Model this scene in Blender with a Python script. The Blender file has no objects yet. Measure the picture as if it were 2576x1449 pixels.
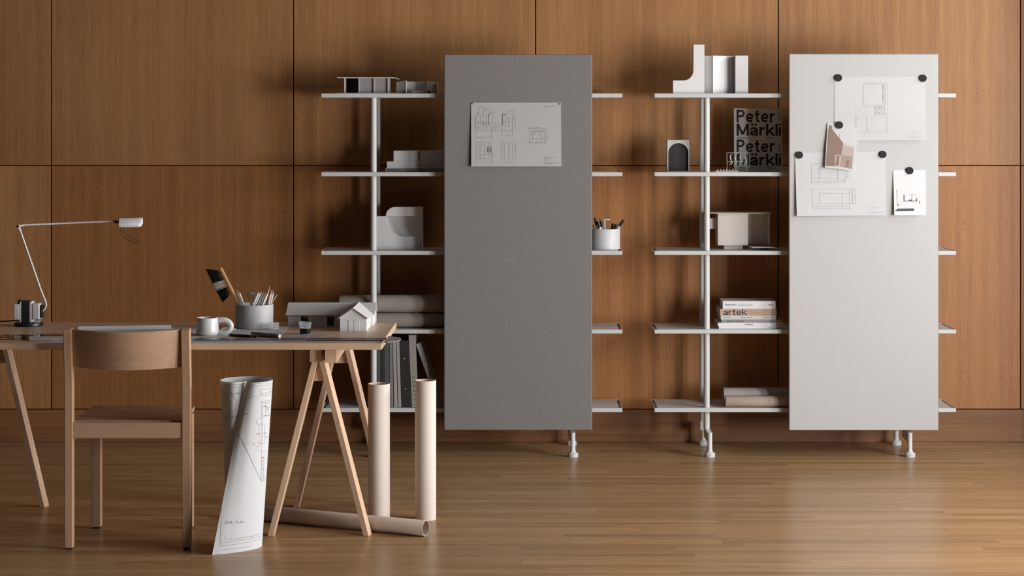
import bpy, bmesh, math, random
from mathutils import Vector, Matrix
from mathutils.bvhtree import BVHTree

random.seed(7)
SC = bpy.context.scene
COL = SC.collection

# ------------------------------------------------------------------ camera
F = 4921.0            # focal length in pixels of the 2576 px wide frame
VX, VY = 1345.0, 321.0
EYE = 1.5
cam_d = bpy.data.cameras.new('camera')
cam_d.sensor_width = 36.0
cam_d.lens = F / 2576.0 * 36.0
cam_d.shift_x = -(VX - 1288.0) / 2576.0
cam_d.shift_y = -(724.5 - VY) / 2576.0
cam_d.clip_start = 0.1
cam = bpy.data.objects.new('camera', cam_d)
cam.location = (0, 0, EYE)
cam.rotation_euler = (math.pi / 2, 0, 0)
COL.objects.link(cam)
SC.camera = cam

# ------------------------------------------------------------------ world, daylight through the windows, exposure
world = bpy.data.worlds.new('world')
SC.world = world
world.use_nodes = True
world.node_tree.nodes['Background'].inputs[0].default_value = (0.75, 0.87, 1.0, 1)
world.node_tree.nodes['Background'].inputs[1].default_value = 0.6


XR = 3.9              # right-hand wall of the hall, with the windows
# windows along the right-hand wall: y0, y1, z0, z1, strength of the daylight
WIN = [(7.6, 8.4, 2.2, 3.4, 58), (6.4, 7.2, 1.0, 2.4, 88), (5.0, 5.9, 0.15, 2.4, 195), (3.6, 4.5, 0.15, 1.4, 162)]


def window_light(name, y0, y1, z0, z1, power, color=(0.97, 0.985, 1.0)):
    l = bpy.data.lights.new(name, 'AREA')
    l.shape = 'RECTANGLE'
    l.size, l.size_y = z1 - z0, y1 - y0
    l.energy = power
    l.color = color
    o = bpy.data.objects.new(name, l)
    o.location = (XR + 0.05, (y0 + y1) / 2, (z0 + z1) / 2)
    o.rotation_euler = (0, math.pi / 2, 0)      # shines towards -X
    COL.objects.link(o)
    return o


for k, w in enumerate(WIN):
    window_light('daylight_window_%d' % (k + 1), *w)

vs = SC.view_settings
vs.view_transform = 'Standard'
vs.look = 'None'
vs.exposure = 0.0
vs.gamma = 1.0
vs.use_curve_mapping = False


# ------------------------------------------------------------------ materials
def lin(c):
    return tuple(((v / 255) / 12.92 if v / 255 <= 0.04045 else ((v / 255 + 0.055) / 1.055) ** 2.4) for v in c)


MATS = {}


def base_mat(name):
    m = bpy.data.materials.new(name)
    m.use_nodes = True
    MATS[name] = m
    nt = m.node_tree
    return m, nt, nt.nodes['Principled BSDF']


def N(nt, kind, **kw):
    n = nt.nodes.new(kind)
    for k, v in kw.items():
        setattr(n, k, v)
    return n


def math_n(nt, op, a, b=None, c=None, clamp=False):
    n = nt.nodes.new('ShaderNodeMath')
    n.operation = op
    n.use_clamp = clamp
    for i, v in enumerate((a, b, c)):
        if v is None:
            continue
        if isinstance(v, (int, float)):
            n.inputs[i].default_value = v
        else:
            nt.links.new(v, n.inputs[i])
    return n.outputs[0]


def plain(name, col, rough=0.5, metal=0.0, spec=0.5, noise=0.0, nscale=60, bump=0.0, coat=0.0, alpha=1.0):
    """flat paint, plastic, paper: one colour with a little mottling"""
    m, nt, p = base_mat(name)
    p.inputs['Roughness'].default_value = rough
    p.inputs['Metallic'].default_value = metal
    p.inputs['Specular IOR Level'].default_value = spec
    p.inputs['Coat Weight'].default_value = coat
    p.inputs['Alpha'].default_value = alpha
    c = col
    tc = N(nt, 'ShaderNodeTexCoord')
    nz = N(nt, 'ShaderNodeTexNoise')
    nz.inputs['Scale'].default_value = nscale
    nz.inputs['Detail'].default_value = 3
    nt.links.new(tc.outputs['Object'], nz.inputs['Vector'])
    mx = N(nt, 'ShaderNodeMix', data_type='RGBA')
    mx.inputs[6].default_value = (c[0] * (1 - noise), c[1] * (1 - noise), c[2] * (1 - noise), 1)
    mx.inputs[7].default_value = (min(1, c[0] * (1 + noise)), min(1, c[1] * (1 + noise)), min(1, c[2] * (1 + noise)), 1)
    nt.links.new(nz.outputs[0], mx.inputs[0])
    nt.links.new(mx.outputs[2], p.inputs['Base Color'])
    if bump:
        b = N(nt, 'ShaderNodeBump')
        b.inputs['Strength'].default_value = bump
        b.inputs['Distance'].default_value = 0.001
        nt.links.new(nz.outputs[0], b.inputs['Height'])
        nt.links.new(b.outputs[0], p.inputs['Normal'])
    return m


def wood(name, dark, light, axis, fine=260, along=5, rough=0.45, spec=0.4, vary=0.12, bands=9, contrast=1.0, coat=0.0, bump=0.03, ior=1.5):
    """straight-grained wood; axis = grain direction"""
    m, nt, p = base_mat(name)
    p.inputs['Roughness'].default_value = rough
    p.inputs['Specular IOR Level'].default_value = spec
    p.inputs['Coat Weight'].default_value = coat
    p.inputs['Coat Roughness'].default_value = 0.25
    p.inputs['IOR'].default_value = ior
    tc = N(nt, 'ShaderNodeTexCoord')
    oi = N(nt, 'ShaderNodeObjectInfo')
    off = N(nt, 'ShaderNodeVectorMath', operation='MULTIPLY_ADD')
    off.inputs[1].default_value = (17.3, 11.1, 23.7)
    cmb = N(nt, 'ShaderNodeCombineXYZ')
    for i in range(3):
        nt.links.new(oi.outputs['Random'], cmb.inputs[i])
    nt.links.new(cmb.outputs[0], off.inputs[0])
    nt.links.new(tc.outputs['Object'], off.inputs[2])

    def noise(across, alongs, detail, dist=0.0):
        mp = N(nt, 'ShaderNodeMapping')
        s = [across] * 3
        s[axis] = alongs
        mp.inputs['Scale'].default_value = s
        nt.links.new(off.outputs[0], mp.inputs[0])
        n = N(nt, 'ShaderNodeTexNoise')
        n.inputs['Scale'].default_value = 1
        n.inputs['Detail'].default_value = detail
        n.inputs['Distortion'].default_value = dist
        nt.links.new(mp.outputs[0], n.inputs['Vector'])
        return n.outputs[0]
    a = noise(fine, along, 2)
    b = noise(bands, 0.35, 2, 0.6)
    c = noise(fine * 0.25, along * 0.35, 3, 0.4)
    t = math_n(nt, 'MULTIPLY_ADD', math_n(nt, 'SUBTRACT', a, 0.5), 0.9 * contrast, 0.5)
    t = math_n(nt, 'MULTIPLY_ADD', math_n(nt, 'SUBTRACT', b, 0.5), 1.3 * contrast, t)
    t = math_n(nt, 'MULTIPLY_ADD', math_n(nt, 'SUBTRACT', c, 0.5), 0.9 * contrast, t, clamp=True)
    r = math_n(nt, 'MULTIPLY_ADD', math_n(nt, 'SUBTRACT', oi.outputs['Random'], 0.5), vary, 1.0)
    mx = N(nt, 'ShaderNodeMix', data_type='RGBA')
    mx.inputs[6].default_value = (*dark, 1)
    mx.inputs[7].default_value = (*light, 1)
    nt.links.new(t, mx.inputs[0])
    sc = N(nt, 'ShaderNodeVectorMath', operation='SCALE')
    nt.links.new(mx.outputs[2], sc.inputs[0])
    nt.links.new(r, sc.inputs['Scale'])
    nt.links.new(sc.outputs[0], p.inputs['Base Color'])
    if bump:
        bp = N(nt, 'ShaderNodeBump')
        bp.inputs['Strength'].default_value = bump
        bp.inputs['Distance'].default_value = 0.001
        nt.links.new(a, bp.inputs['Height'])
        nt.links.new(bp.outputs[0], p.inputs['Normal'])
    return m


def veneer(name, dark, light, fleck):
    """vertical book-matched oak veneer with slanted flecks that mirror at every leaf"""
    m, nt, p = base_mat(name)
    p.inputs['Roughness'].default_value = 0.48
    p.inputs['Specular IOR Level'].default_value = 0.35
    tc = N(nt, 'ShaderNodeTexCoord')
    oi = N(nt, 'ShaderNodeObjectInfo')
    sep = N(nt, 'ShaderNodeSeparateXYZ')
    nt.links.new(tc.outputs['Object'], sep.inputs[0])
    x, z = sep.outputs[0], sep.outputs[2]
    rnd = oi.outputs['Random']
    leaf = math_n(nt, 'ADD', oi.outputs['Alpha'], 0.0)            # half width of a leaf pair, kept in the object colour's alpha
    u = math_n(nt, 'PINGPONG', math_n(nt, 'ADD', x, 3.0), leaf)   # 0 at seams, mirrored
    zo = math_n(nt, 'MULTIPLY_ADD', rnd, 31.0, z)

    def noise(vx, vz, detail=2, dist=0.0):
        cb = N(nt, 'ShaderNodeCombineXYZ')
        nt.links.new(vx, cb.inputs[0])
        nt.links.new(vz, cb.inputs[2])
        n = N(nt, 'ShaderNodeTexNoise')
        n.inputs['Scale'].default_value = 1
        n.inputs['Detail'].default_value = detail
        n.inputs['Distortion'].default_value = dist
        nt.links.new(cb.outputs[0], n.inputs['Vector'])
        return n.outputs[0]
    M = lambda v, k: math_n(nt, 'MULTIPLY', v, k)
    fine = noise(M(math_n(nt, 'ADD', x, M(rnd, 9)), 330), M(zo, 5.0), 2)
    streak = noise(M(u, 55), M(zo, 0.7), 3, 0.3)
    band = noise(M(u, 16), M(zo, 0.25), 2)
    broad = noise(M(math_n(nt, 'ADD', x, M(rnd, 5)), 2.6), M(zo, 0.5), 1)
    # slanted flecks: shear (u, z), short dashes
    sl = math_n(nt, 'MULTIPLY_ADD', u, 0.3, zo)
    su = math_n(nt, 'MULTIPLY_ADD', zo, -0.30, u)
    fl = noise(M(su, 235), M(sl, 34), 1, 0.3)
    fl = math_n(nt, 'MULTIPLY', math_n(nt, 'SUBTRACT', fl, 0.565), 8.0, clamp=True)
    patch = noise(M(u, 9), M(zo, 1.2), 1)
    fade = math_n(nt, 'SUBTRACT', 1.0, math_n(nt, 'DIVIDE', u, 0.075), clamp=True)
    fl = math_n(nt, 'MULTIPLY', fl, math_n(nt, 'MULTIPLY', fade, math_n(nt, 'MULTIPLY', math_n(nt, 'SUBTRACT', patch, 0.26), 3.2, clamp=True)))
    pores = noise(M(math_n(nt, 'ADD', x, M(rnd, 3)), 190), M(zo, 24), 1)
    pores = math_n(nt, 'MULTIPLY', math_n(nt, 'SUBTRACT', pores, 0.66), 5.0, clamp=True)
    t = math_n(nt, 'MULTIPLY_ADD', math_n(nt, 'SUBTRACT', fine, 0.5), 1.05, 0.5)
    t = math_n(nt, 'MULTIPLY_ADD', math_n(nt, 'SUBTRACT', streak, 0.5), 0.55, t)
    t = math_n(nt, 'MULTIPLY_ADD', math_n(nt, 'SUBTRACT', band, 0.5), 0.75, t)
    t = math_n(nt, 'MULTIPLY_ADD', math_n(nt, 'SUBTRACT', broad, 0.5), 0.5, t, clamp=True)
    mx = N(nt, 'ShaderNodeMix', data_type='RGBA')
    mx.inputs[6].default_value = (*dark, 1)
    mx.inputs[7].default_value = (*light, 1)
    nt.links.new(t, mx.inputs[0])
    mf = N(nt, 'ShaderNodeMix', data_type='RGBA')
    mf.inputs[7].default_value = (*fleck, 1)
    nt.links.new(mx.outputs[2], mf.inputs[6])
    nt.links.new(math_n(nt, 'MAXIMUM', M(fl, 0.52), M(pores, 0.30)), mf.inputs[0])
    sc = N(nt, 'ShaderNodeVectorMath', operation='SCALE')
    nt.links.new(mf.outputs[2], sc.inputs[0])
    nt.links.new(math_n(nt, 'MULTIPLY_ADD', math_n(nt, 'SUBTRACT', rnd, 0.5), 0.10, 1.0), sc.inputs['Scale'])
    tint = N(nt, 'ShaderNodeVectorMath', operation='MULTIPLY')       # each leaf set has its own stain
    nt.links.new(sc.outputs[0], tint.inputs[0])
    nt.links.new(oi.outputs['Color'], tint.inputs[1])
    nt.links.new(tint.outputs[0], p.inputs['Base Color'])
    bp = N(nt, 'ShaderNodeBump')
    bp.inputs['Strength'].default_value = 0.03
    bp.inputs['Distance'].default_value = 0.001
    nt.links.new(fine, bp.inputs['Height'])
    nt.links.new(bp.outputs[0], p.inputs['Normal'])
    return m


def fabric(name, col):
    m, nt, p = base_mat(name)
    p.inputs['Roughness'].default_value = 0.95
    p.inputs['Specular IOR Level'].default_value = 0.1
    tc = N(nt, 'ShaderNodeTexCoord')
    acc = []
    for s in (420, 130):
        n = N(nt, 'ShaderNodeTexNoise')
        n.inputs['Scale'].default_value = s
        n.inputs['Detail'].default_value = 2
        nt.links.new(tc.outputs['Object'], n.inputs['Vector'])
        acc.append(n.outputs[0])
    t = math_n(nt, 'MULTIPLY_ADD', math_n(nt, 'SUBTRACT', acc[0], 0.5), 1.9, 0.5)
    t = math_n(nt, 'MULTIPLY_ADD', math_n(nt, 'SUBTRACT', acc[1], 0.5), 0.5, t, clamp=True)
    mx = N(nt, 'ShaderNodeMix', data_type='RGBA')
    mx.inputs[6].default_value = (*[c * 0.66 for c in col], 1)
    mx.inputs[7].default_value = (*[c * 1.36 for c in col], 1)
    nt.links.new(t, mx.inputs[0])
    nt.links.new(mx.outputs[2], p.inputs['Base Color'])
    b = N(nt, 'ShaderNodeBump')
    b.inputs['Strength'].default_value = 0.25
    b.inputs['Distance'].default_value = 0.001
    nt.links.new(acc[0], b.inputs['Height'])
    nt.links.new(b.outputs[0], p.inputs['Normal'])
    return m


veneer('oak_veneer', (0.235, 0.100, 0.034), (0.44, 0.218, 0.087), (0.12, 0.046, 0.015))
wood('oak_baseboard', (0.155, 0.062, 0.022), (0.285, 0.128, 0.050), 0, fine=160, along=4, rough=0.5, vary=0, contrast=0.9)
wood('oak_pier', (0.235, 0.105, 0.046), (0.43, 0.225, 0.115), 2, fine=300, along=5, vary=0)
wood('oak_floor', (0.265, 0.146, 0.064), (0.455, 0.275, 0.137), 0, fine=230, along=6, rough=0.30, spec=0.5, ior=1.26, vary=0.18, bands=14, contrast=1.1, bump=0.02)
wood('beech_x', (0.55, 0.36, 0.235), (0.74, 0.525, 0.37), 0, fine=280, along=7, rough=0.36, vary=0.06, contrast=0.75)
wood('beech_y', (0.52, 0.335, 0.215), (0.70, 0.49, 0.34), 1, fine=280, along=7, rough=0.42, vary=0.06, contrast=0.75)
wood('beech_z', (0.52, 0.335, 0.215), (0.70, 0.49, 0.34), 2, fine=280, along=7, rough=0.45, vary=0.06, contrast=0.75)
wood('chair_x', (0.41, 0.245, 0.148), (0.57, 0.36, 0.23), 0, fine=240, along=6, rough=0.45, vary=0.05, contrast=0.8)
wood('chair_z', (0.41, 0.245, 0.148), (0.57, 0.36, 0.23), 2, fine=240, along=6, rough=0.45, vary=0.05, contrast=0.8)
wood('brush_wood', (0.42, 0.22, 0.10), (0.62, 0.36, 0.18), 2, fine=200, along=9, vary=0)
plain('wall_paint', (0.05, 0.042, 0.035), 0.9, noise=0.03, nscale=4)
plain('ceiling_paint', (0.08, 0.075, 0.07), 0.95, noise=0.02, nscale=4)
plain('recess_dark', (0.018, 0.010, 0.007), 0.9)
plain('shelf_paint', (0.56, 0.555, 0.54), 0.42, noise=0.03, nscale=300, bump=0.02)
plain('leg_paint', (0.60, 0.60, 0.59), 0.35, noise=0.02, nscale=200)
fabric('grey_felt', (0.205, 0.195, 0.186))
plain('board_white', (0.50, 0.492, 0.482), 0.34, noise=0.012, nscale=12)
plain('board_edge', (0.30, 0.30, 0.30), 0.4)
plain('paper', (0.76, 0.757, 0.75), 0.8, noise=0.015, nscale=40)
m = MATS['paper']                                   # thin paper lets some light through
nt = m.node_tree
tr = N(nt, 'ShaderNodeBsdfTranslucent')
tr.inputs[0].default_value = (0.66, 0.655, 0.66, 1)
ms = N(nt, 'ShaderNodeMixShader')
ms.inputs[0].default_value = 0.30
nt.links.new(nt.nodes['Principled BSDF'].outputs[0], ms.inputs[1])
nt.links.new(tr.outputs[0], ms.inputs[2])
nt.links.new(ms.outputs[0], nt.nodes['Material Output'].inputs[0])
plain('paper_bright', (0.80, 0.80, 0.79), 0.55, noise=0.01, nscale=40)
plain('film_paper', (0.62, 0.615, 0.61), 0.5, noise=0.01, nscale=40, alpha=0.88)
plain('trace_film', (0.62, 0.58, 0.60), 0.35, noise=0.02, nscale=30, alpha=0.55)
plain('ink', (0.05, 0.05, 0.055), 0.8)
plain('ink_grey', (0.22, 0.22, 0.225), 0.8)
plain('ink_pale', (0.46, 0.46, 0.46), 0.8)
plain('ink_black', (0.012, 0.013, 0.013), 0.7)
plain('card_white', (0.64, 0.63, 0.62), 0.85, noise=0.02, nscale=220, bump=0.05)
plain('card_grey', (0.60, 0.585, 0.575), 0.9, noise=0.05, nscale=400, bump=0.08)
plain('card_warm', (0.58, 0.52, 0.47), 0.9, noise=0.04, nscale=300, bump=0.05)
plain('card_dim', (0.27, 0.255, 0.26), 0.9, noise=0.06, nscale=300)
plain('opening_dark', (0.045, 0.038, 0.036), 0.9, noise=0.08, nscale=200)
plain('plaster_block', (0.69, 0.68, 0.67), 0.8, noise=0.035, nscale=350, bump=0.05)
plain('kraft', (0.66, 0.565, 0.50), 0.85, noise=0.07, nscale=260, bump=0.06)
plain('kraft_brown', (0.50, 0.385, 0.305), 0.85, noise=0.07, nscale=260, bump=0.06)
plain('kraft_dull', (0.34, 0.29, 0.255), 0.85, noise=0.06, nscale=260, bump=0.06)
plain('kraft_grey', (0.47, 0.435, 0.41), 0.85, noise=0.05, nscale=260, bump=0.06)
plain('black_plastic', (0.012, 0.012, 0.013), 0.35)
plain('black_matte', (0.010, 0.010, 0.010), 0.8)
plain('lamp_white', (0.70, 0.69, 0.68), 0.4, noise=0.015, nscale=80)
plain('ceramic', (0.66, 0.64, 0.61), 0.3, noise=0.02, nscale=30, coat=0.15)
plain('cup_grey', (0.43, 0.42, 0.41), 0.55, noise=0.03, nscale=200)
plain('cup_light', (0.56, 0.56, 0.555), 0.5, noise=0.03, nscale=200)
plain('rubber', (0.02, 0.017, 0.015), 0.8)
plain('steel', (0.55, 0.55, 0.55), 0.3, metal=0.9)
plain('steel_dark', (0.16, 0.155, 0.155), 0.38, metal=0.4)
plain('pencil_white', (0.74, 0.735, 0.73), 0.35)
plain('pencil_wood', (0.50, 0.26, 0.20), 0.7)
plain('bristle_black', (0.004, 0.004, 0.004), 0.9, spec=0.15)
plain('bristle_pale', (0.30, 0.27, 0.24), 0.8)
plain('marker_grey', (0.20, 0.20, 0.205), 0.4)
plain('coffee', (0.004, 0.003, 0.002), 0.08)
plain('book_white', (0.72, 0.715, 0.705), 0.5, noise=0.01, nscale=60)
plain('book_light', (0.56, 0.55, 0.54), 0.6, noise=0.02, nscale=90)
plain('book_grey', (0.27, 0.262, 0.252), 0.6, noise=0.04, nscale=90)
plain('book_tan', (0.46, 0.315, 0.225), 0.6, noise=0.03, nscale=90)
plain('book_pages', (0.50, 0.48, 0.45), 0.9, noise=0.1, nscale=500)
plain('binder_dark', (0.075, 0.075, 0.074), 0.8, noise=0.1, nscale=300)
plain('binder_black', (0.02, 0.017, 0.017), 0.6)
plain('binder_grey', (0.19, 0.187, 0.18), 0.85, noise=0.08, nscale=300)
plain('binder_light', (0.33, 0.31, 0.29), 0.85, noise=0.08, nscale=400)
plain('photo_brown', (0.235, 0.15, 0.115), 0.5, noise=0.22, nscale=260)
plain('photo_brown_pale', (0.45, 0.36, 0.32), 0.5, noise=0.16, nscale=260)
plain('photo_brown_mid', (0.34, 0.255, 0.215), 0.5, noise=0.18, nscale=260)
plain('photo_grey', (0.68, 0.68, 0.675), 0.4)
plain('photo_dark', (0.06, 0.06, 0.06), 0.4)
plain('photo_mid', (0.34, 0.33, 0.32), 0.4)
plain('template_tint', (0.05, 0.022, 0.010), 0.08, alpha=0.8)
plain('ruler_white', (0.76, 0.76, 0.755), 0.35)
plain('kit_clear', (0.45, 0.44, 0.42), 0.25, alpha=0.75)
plain('kit_white', (0.78, 0.77, 0.75), 0.4)
plain('clear_glass', (0.85, 0.86, 0.86), 0.04, alpha=0.10, coat=0.6)
plain('clear_plastic', (0.80, 0.80, 0.80), 0.10, alpha=0.20, coat=0.5)
plain('paper_grey', (0.43, 0.422, 0.412), 0.85, noise=0.03, nscale=260)


# ------------------------------------------------------------------ geometry helpers
def S(D):
    return F / D


def W(px, py, D):
    """world point at distance D that stands at pixel (px, py) of the photograph"""
    return Vector(((px - VX) * D / F, D, EYE - (py - VY) * D / F))


def on_plane(px, py, z):
    """world point on a horizontal plane"""
    D = F * (EYE - z) / (py - VY)
    return Vector(((px - VX) * D / F, D, z))


class MB:
    """collects shapes in world coordinates, links them as one mesh object"""

    def __init__(self):
        self.v, self.f, self.smooth = [], [], []

    def add(self, verts, faces, smooth=False):
        k = len(self.v)
        self.v += [Vector(p) for p in verts]
        self.f += [tuple(i + k for i in f) for f in faces]
        self.smooth += [smooth] * len(faces)
        return self

    def box(self, x0, x1, y0, y1, z0, z1):
        v = [(x, y, z) for z in (z0, z1) for y in (y0, y1) for x in (x0, x1)]
        return self.add(v, [(0, 2, 3, 1), (4, 5, 7, 6), (0, 1, 5, 4), (2, 6, 7, 3), (0, 4, 6, 2), (1, 3, 7, 5)])

    def hexa(self, bottom, top):
        """bottom, top: four points each, counter-clockwise seen from above"""
        return self.add(list(bottom) + list(top), [(3, 2, 1, 0), (4, 5, 6, 7), (0, 1, 5, 4), (1, 2, 6, 5), (2, 3, 7, 6), (3, 0, 4, 7)])

    def prism(self, pts, vec):
        """planar polygon pts extruded by vec"""
        n = len(pts)
        vec = Vector(vec)
        a = [Vector(p) for p in pts]
        nrm = Vector((0, 0, 0))
        for i in range(n):
            nrm += a[i].cross(a[(i + 1) % n])
        if nrm.dot(vec) > 0:
            a = a[::-1]
        b = [p + vec for p in a]
        fs = [tuple(range(n)), tuple(range(2 * n - 1, n - 1, -1))]
        fs += [(i, i + n, (i + 1) % n + n, (i + 1) % n) for i in range(n)]
        return self.add(a + b, [f for f in fs])

    def lathe(self, prof, c, seg=48, axis=2, closed=False):
        """prof: (radius, height) list turned about axis through c"""
        rings = []
        vs, fs = [], []
        c = Vector(c)
        for r, h in prof:
            ring = []
            for k in range(seg):
                a = 2 * math.pi * k / seg
                p = [0, 0, 0]
                p[(axis + 1) % 3] = r * math.cos(a)
                p[(axis + 2) % 3] = r * math.sin(a)
                p[axis] = h
                ring.append(len(vs))
                vs.append(c + Vector(p))
            rings.append(ring)
        m = len(rings)
        for i in range(m if closed else m - 1):
            A, Bn = rings[i], rings[(i + 1) % m]
            for k in range(seg):
                fs.append((A[k], A[(k + 1) % seg], Bn[(k + 1) % seg], Bn[k]))
        if not closed:
            if prof[0][0] > 1e-6:
                fs.append(tuple(rings[0][::-1]))
            if prof[-1][0] > 1e-6:
                fs.append(tuple(rings[-1]))
        return self.add(vs, fs, True)

    def tube(self, path, r, seg=12, cap=True):
        """round bar along a path; r may be a list"""
        path = [Vector(p) for p in path]
        n = len(path)
        rr = r if isinstance(r, (list, tuple)) else [r] * n
        vs, fs = [], []
        up = None
        for i, p in enumerate(path):
            t = (path[min(i + 1, n - 1)] - path[max(i - 1, 0)]).normalized()
            if up is None:
                up = Vector((0, 0, 1)) if abs(t.z) < 0.9 else Vector((0, 1, 0))
            a = t.cross(up).normalized()
            b = a.cross(t).normalized()
            up = b
            for k in range(seg):
                th = 2 * math.pi * k / seg
                vs.append(p + (a * math.cos(th) + b * math.sin(th)) * rr[i])
        for i in range(n - 1):
            for k in range(seg):
                k2 = (k + 1) % seg
                fs.append((i * seg + k, (i + 1) * seg + k, (i + 1) * seg + k2, i * seg + k2))
        if cap:
            fs.append(tuple(range(seg)))
            fs.append(tuple(range(n * seg - 1, (n - 1) * seg - 1, -1)))
        return self.add(vs, fs, True)

    def bar(self, p, q, side, w, d):
        """square bar from p to q, w wide along side, d deep across"""
        p, q, side = Vector(p), Vector(q), Vector(side)
        t = (q - p).normalized()
        s = (side - t * side.dot(t)).normalized()
        n = t.cross(s).normalized()
        c = [(-1, -1), (1, -1), (1, 1), (-1, 1)]
        bt = [p + s * (a * w / 2) + n * (b * d / 2) for a, b in c]
        tp = [q + s * (a * w / 2) + n * (b * d / 2) for a, b in c]
        return self.hexa(bt, tp)

    def grid(self, fn, nu, nv, smooth=True):
        vs = [fn(i / nu, j / nv) for j in range(nv + 1) for i in range(nu + 1)]
        fs = [(j * (nu + 1) + i, j * (nu + 1) + i + 1, (j + 1) * (nu + 1) + i + 1, (j + 1) * (nu + 1) + i) for j in range(nv) for i in range(nu)]
        return self.add(vs, fs, smooth)

    def build(self, name, mat, parent=None, bevel=0.0, solid=0.0, seg=2, fixn=True, origin=None):
        me = bpy.data.meshes.new(name)
        if parent is not None:
            o0 = root_loc(parent)
        elif origin is not None:
            o0 = Vector(origin)
        else:
            lo = [min(p[i] for p in self.v) for i in range(3)]
            hi = [max(p[i] for p in self.v) for i in range(3)]
            o0 = Vector(((lo[0] + hi[0]) / 2, (lo[1] + hi[1]) / 2, lo[2]))
        me.from_pydata([p - o0 for p in self.v], [], self.f)
        me.polygons.foreach_set('use_smooth', self.smooth)
        if fixn:
            bm = bmesh.new()
            bm.from_mesh(me)
            bmesh.ops.recalc_face_normals(bm, faces=bm.faces)
            bm.to_mesh(me)
            bm.free()
        me.update()
        if any(self.smooth):
            me.set_sharp_from_angle(angle=math.radians(38))
        me.materials.append(MATS[mat])
        o = bpy.data.objects.new(name, me)
        COL.objects.link(o)
        if parent is not None:
            o.parent = parent
        else:
            o.location = o0
        if solid:
            md = o.modifiers.new('solid', 'SOLIDIFY')
            md.thickness = solid
            md.offset = 0
            md = o.modifiers.new('split', 'EDGE_SPLIT')
            md.split_angle = math.radians(40)
        if bevel:
            md = o.modifiers.new('bevel', 'BEVEL')
            md.width = bevel
            md.segments = seg
            md.limit_method = 'ANGLE'
            md.angle_limit = math.radians(40)
        return o


def root_loc(o):
    p = Vector((0, 0, 0))
    while o is not None:
        p += o.location
        o = o.parent
    return p


def tag(o, label, cat, group=None):
    o['label'] = label
    o['category'] = cat
    if group:
        o['group'] = group
    return o


def thing(name, label, cat, loc, group=None):
    o = bpy.data.objects.new(name, None)
    o.empty_display_size = 0.05
    COL.objects.link(o)
    o.location = loc
    return tag(o, label, cat, group)


def struct(o):
    o['kind'] = 'structure'
    return o


def bx(name, mat, parent, *b, bevel=0.0):
    return MB().box(*b).build(name, mat, parent, bevel=bevel)


# ---- print on surfaces: ribbons, patches and lettering that lie on the thing they are printed on
def bvh_of(mb):
    return BVHTree.FromPolygons([tuple(p) for p in mb.v], mb.f)


EYEV = Vector((0, 0, EYE))


def hit(bvh, px, py, lift=0.0006):
    d = (W(px, py, 1.0) - EYEV).normalized()
    loc, nrm, _, _ = bvh.ray_cast(EYEV, d)
    if loc is None:
        return None
    if nrm.dot(d) > 0:
        nrm = -nrm
    return loc + nrm * lift, nrm


def lines_on(name, bvh, polys, width, mat, parent, step=5.0, lift=0.0006):
    mb = MB()
    for poly in polys:
        pts = []
        for (a, b) in zip(poly[:-1], poly[1:]):
            n = max(1, int(math.hypot(b[0] - a[0], b[1] - a[1]) / step))
            for k in range(n):
                pts.append((a[0] + (b[0] - a[0]) * k / n, a[1] + (b[1] - a[1]) * k / n))
        pts.append(poly[-1])
        hs = [hit(bvh, x, y, lift) for x, y in pts]
        run = []
        for h in hs + [None]:
            if h is not None and run and (h[0] - run[-1][0]).length > 0.08:
                flush(mb, run, width)
                run = []
            if h is None:
                flush(mb, run, width)
                run = []
            else:
                run.append(h)
    if not mb.v:
        return None
    o = mb.build(name, mat, parent, fixn=False)
    o['kind'] = 'stuff'
    return o


def flush(mb, run, width):
    if len(run) < 2:
        return
    vs = []
    for i, (p, n) in enumerate(run):
        t = run[min(i + 1, len(run) - 1)][0] - run[max(i - 1, 0)][0]
        if t.length < 1e-9:
            t = Vector((1, 0, 0))
        s = n.cross(t.normalized()).normalized() * (width / 2)
        vs += [p - s, p + s]
    mb.add(vs, [(2 * i, 2 * i + 2, 2 * i + 3, 2 * i + 1) for i in range(len(run) - 1)])


def patch_on(name, bvh, poly, mat, parent, lift=0.0004):
    hs = [hit(bvh, x, y, lift) for x, y in poly]
    hs = [h[0] for h in hs if h]
    if len(hs) < 3:
        return None
    return MB().add(hs, [tuple(range(len(hs)))]).build(name, mat, parent, fixn=False)


def ell(cx, cy, rx, ry, a0, a1, n=20):
    return [(cx + rx * math.cos(math.radians(a0 + (a1 - a0) * k / n)), cy + ry * math.sin(math.radians(a0 + (a1 - a0) * k / n))) for k in range(n + 1)]


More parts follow.
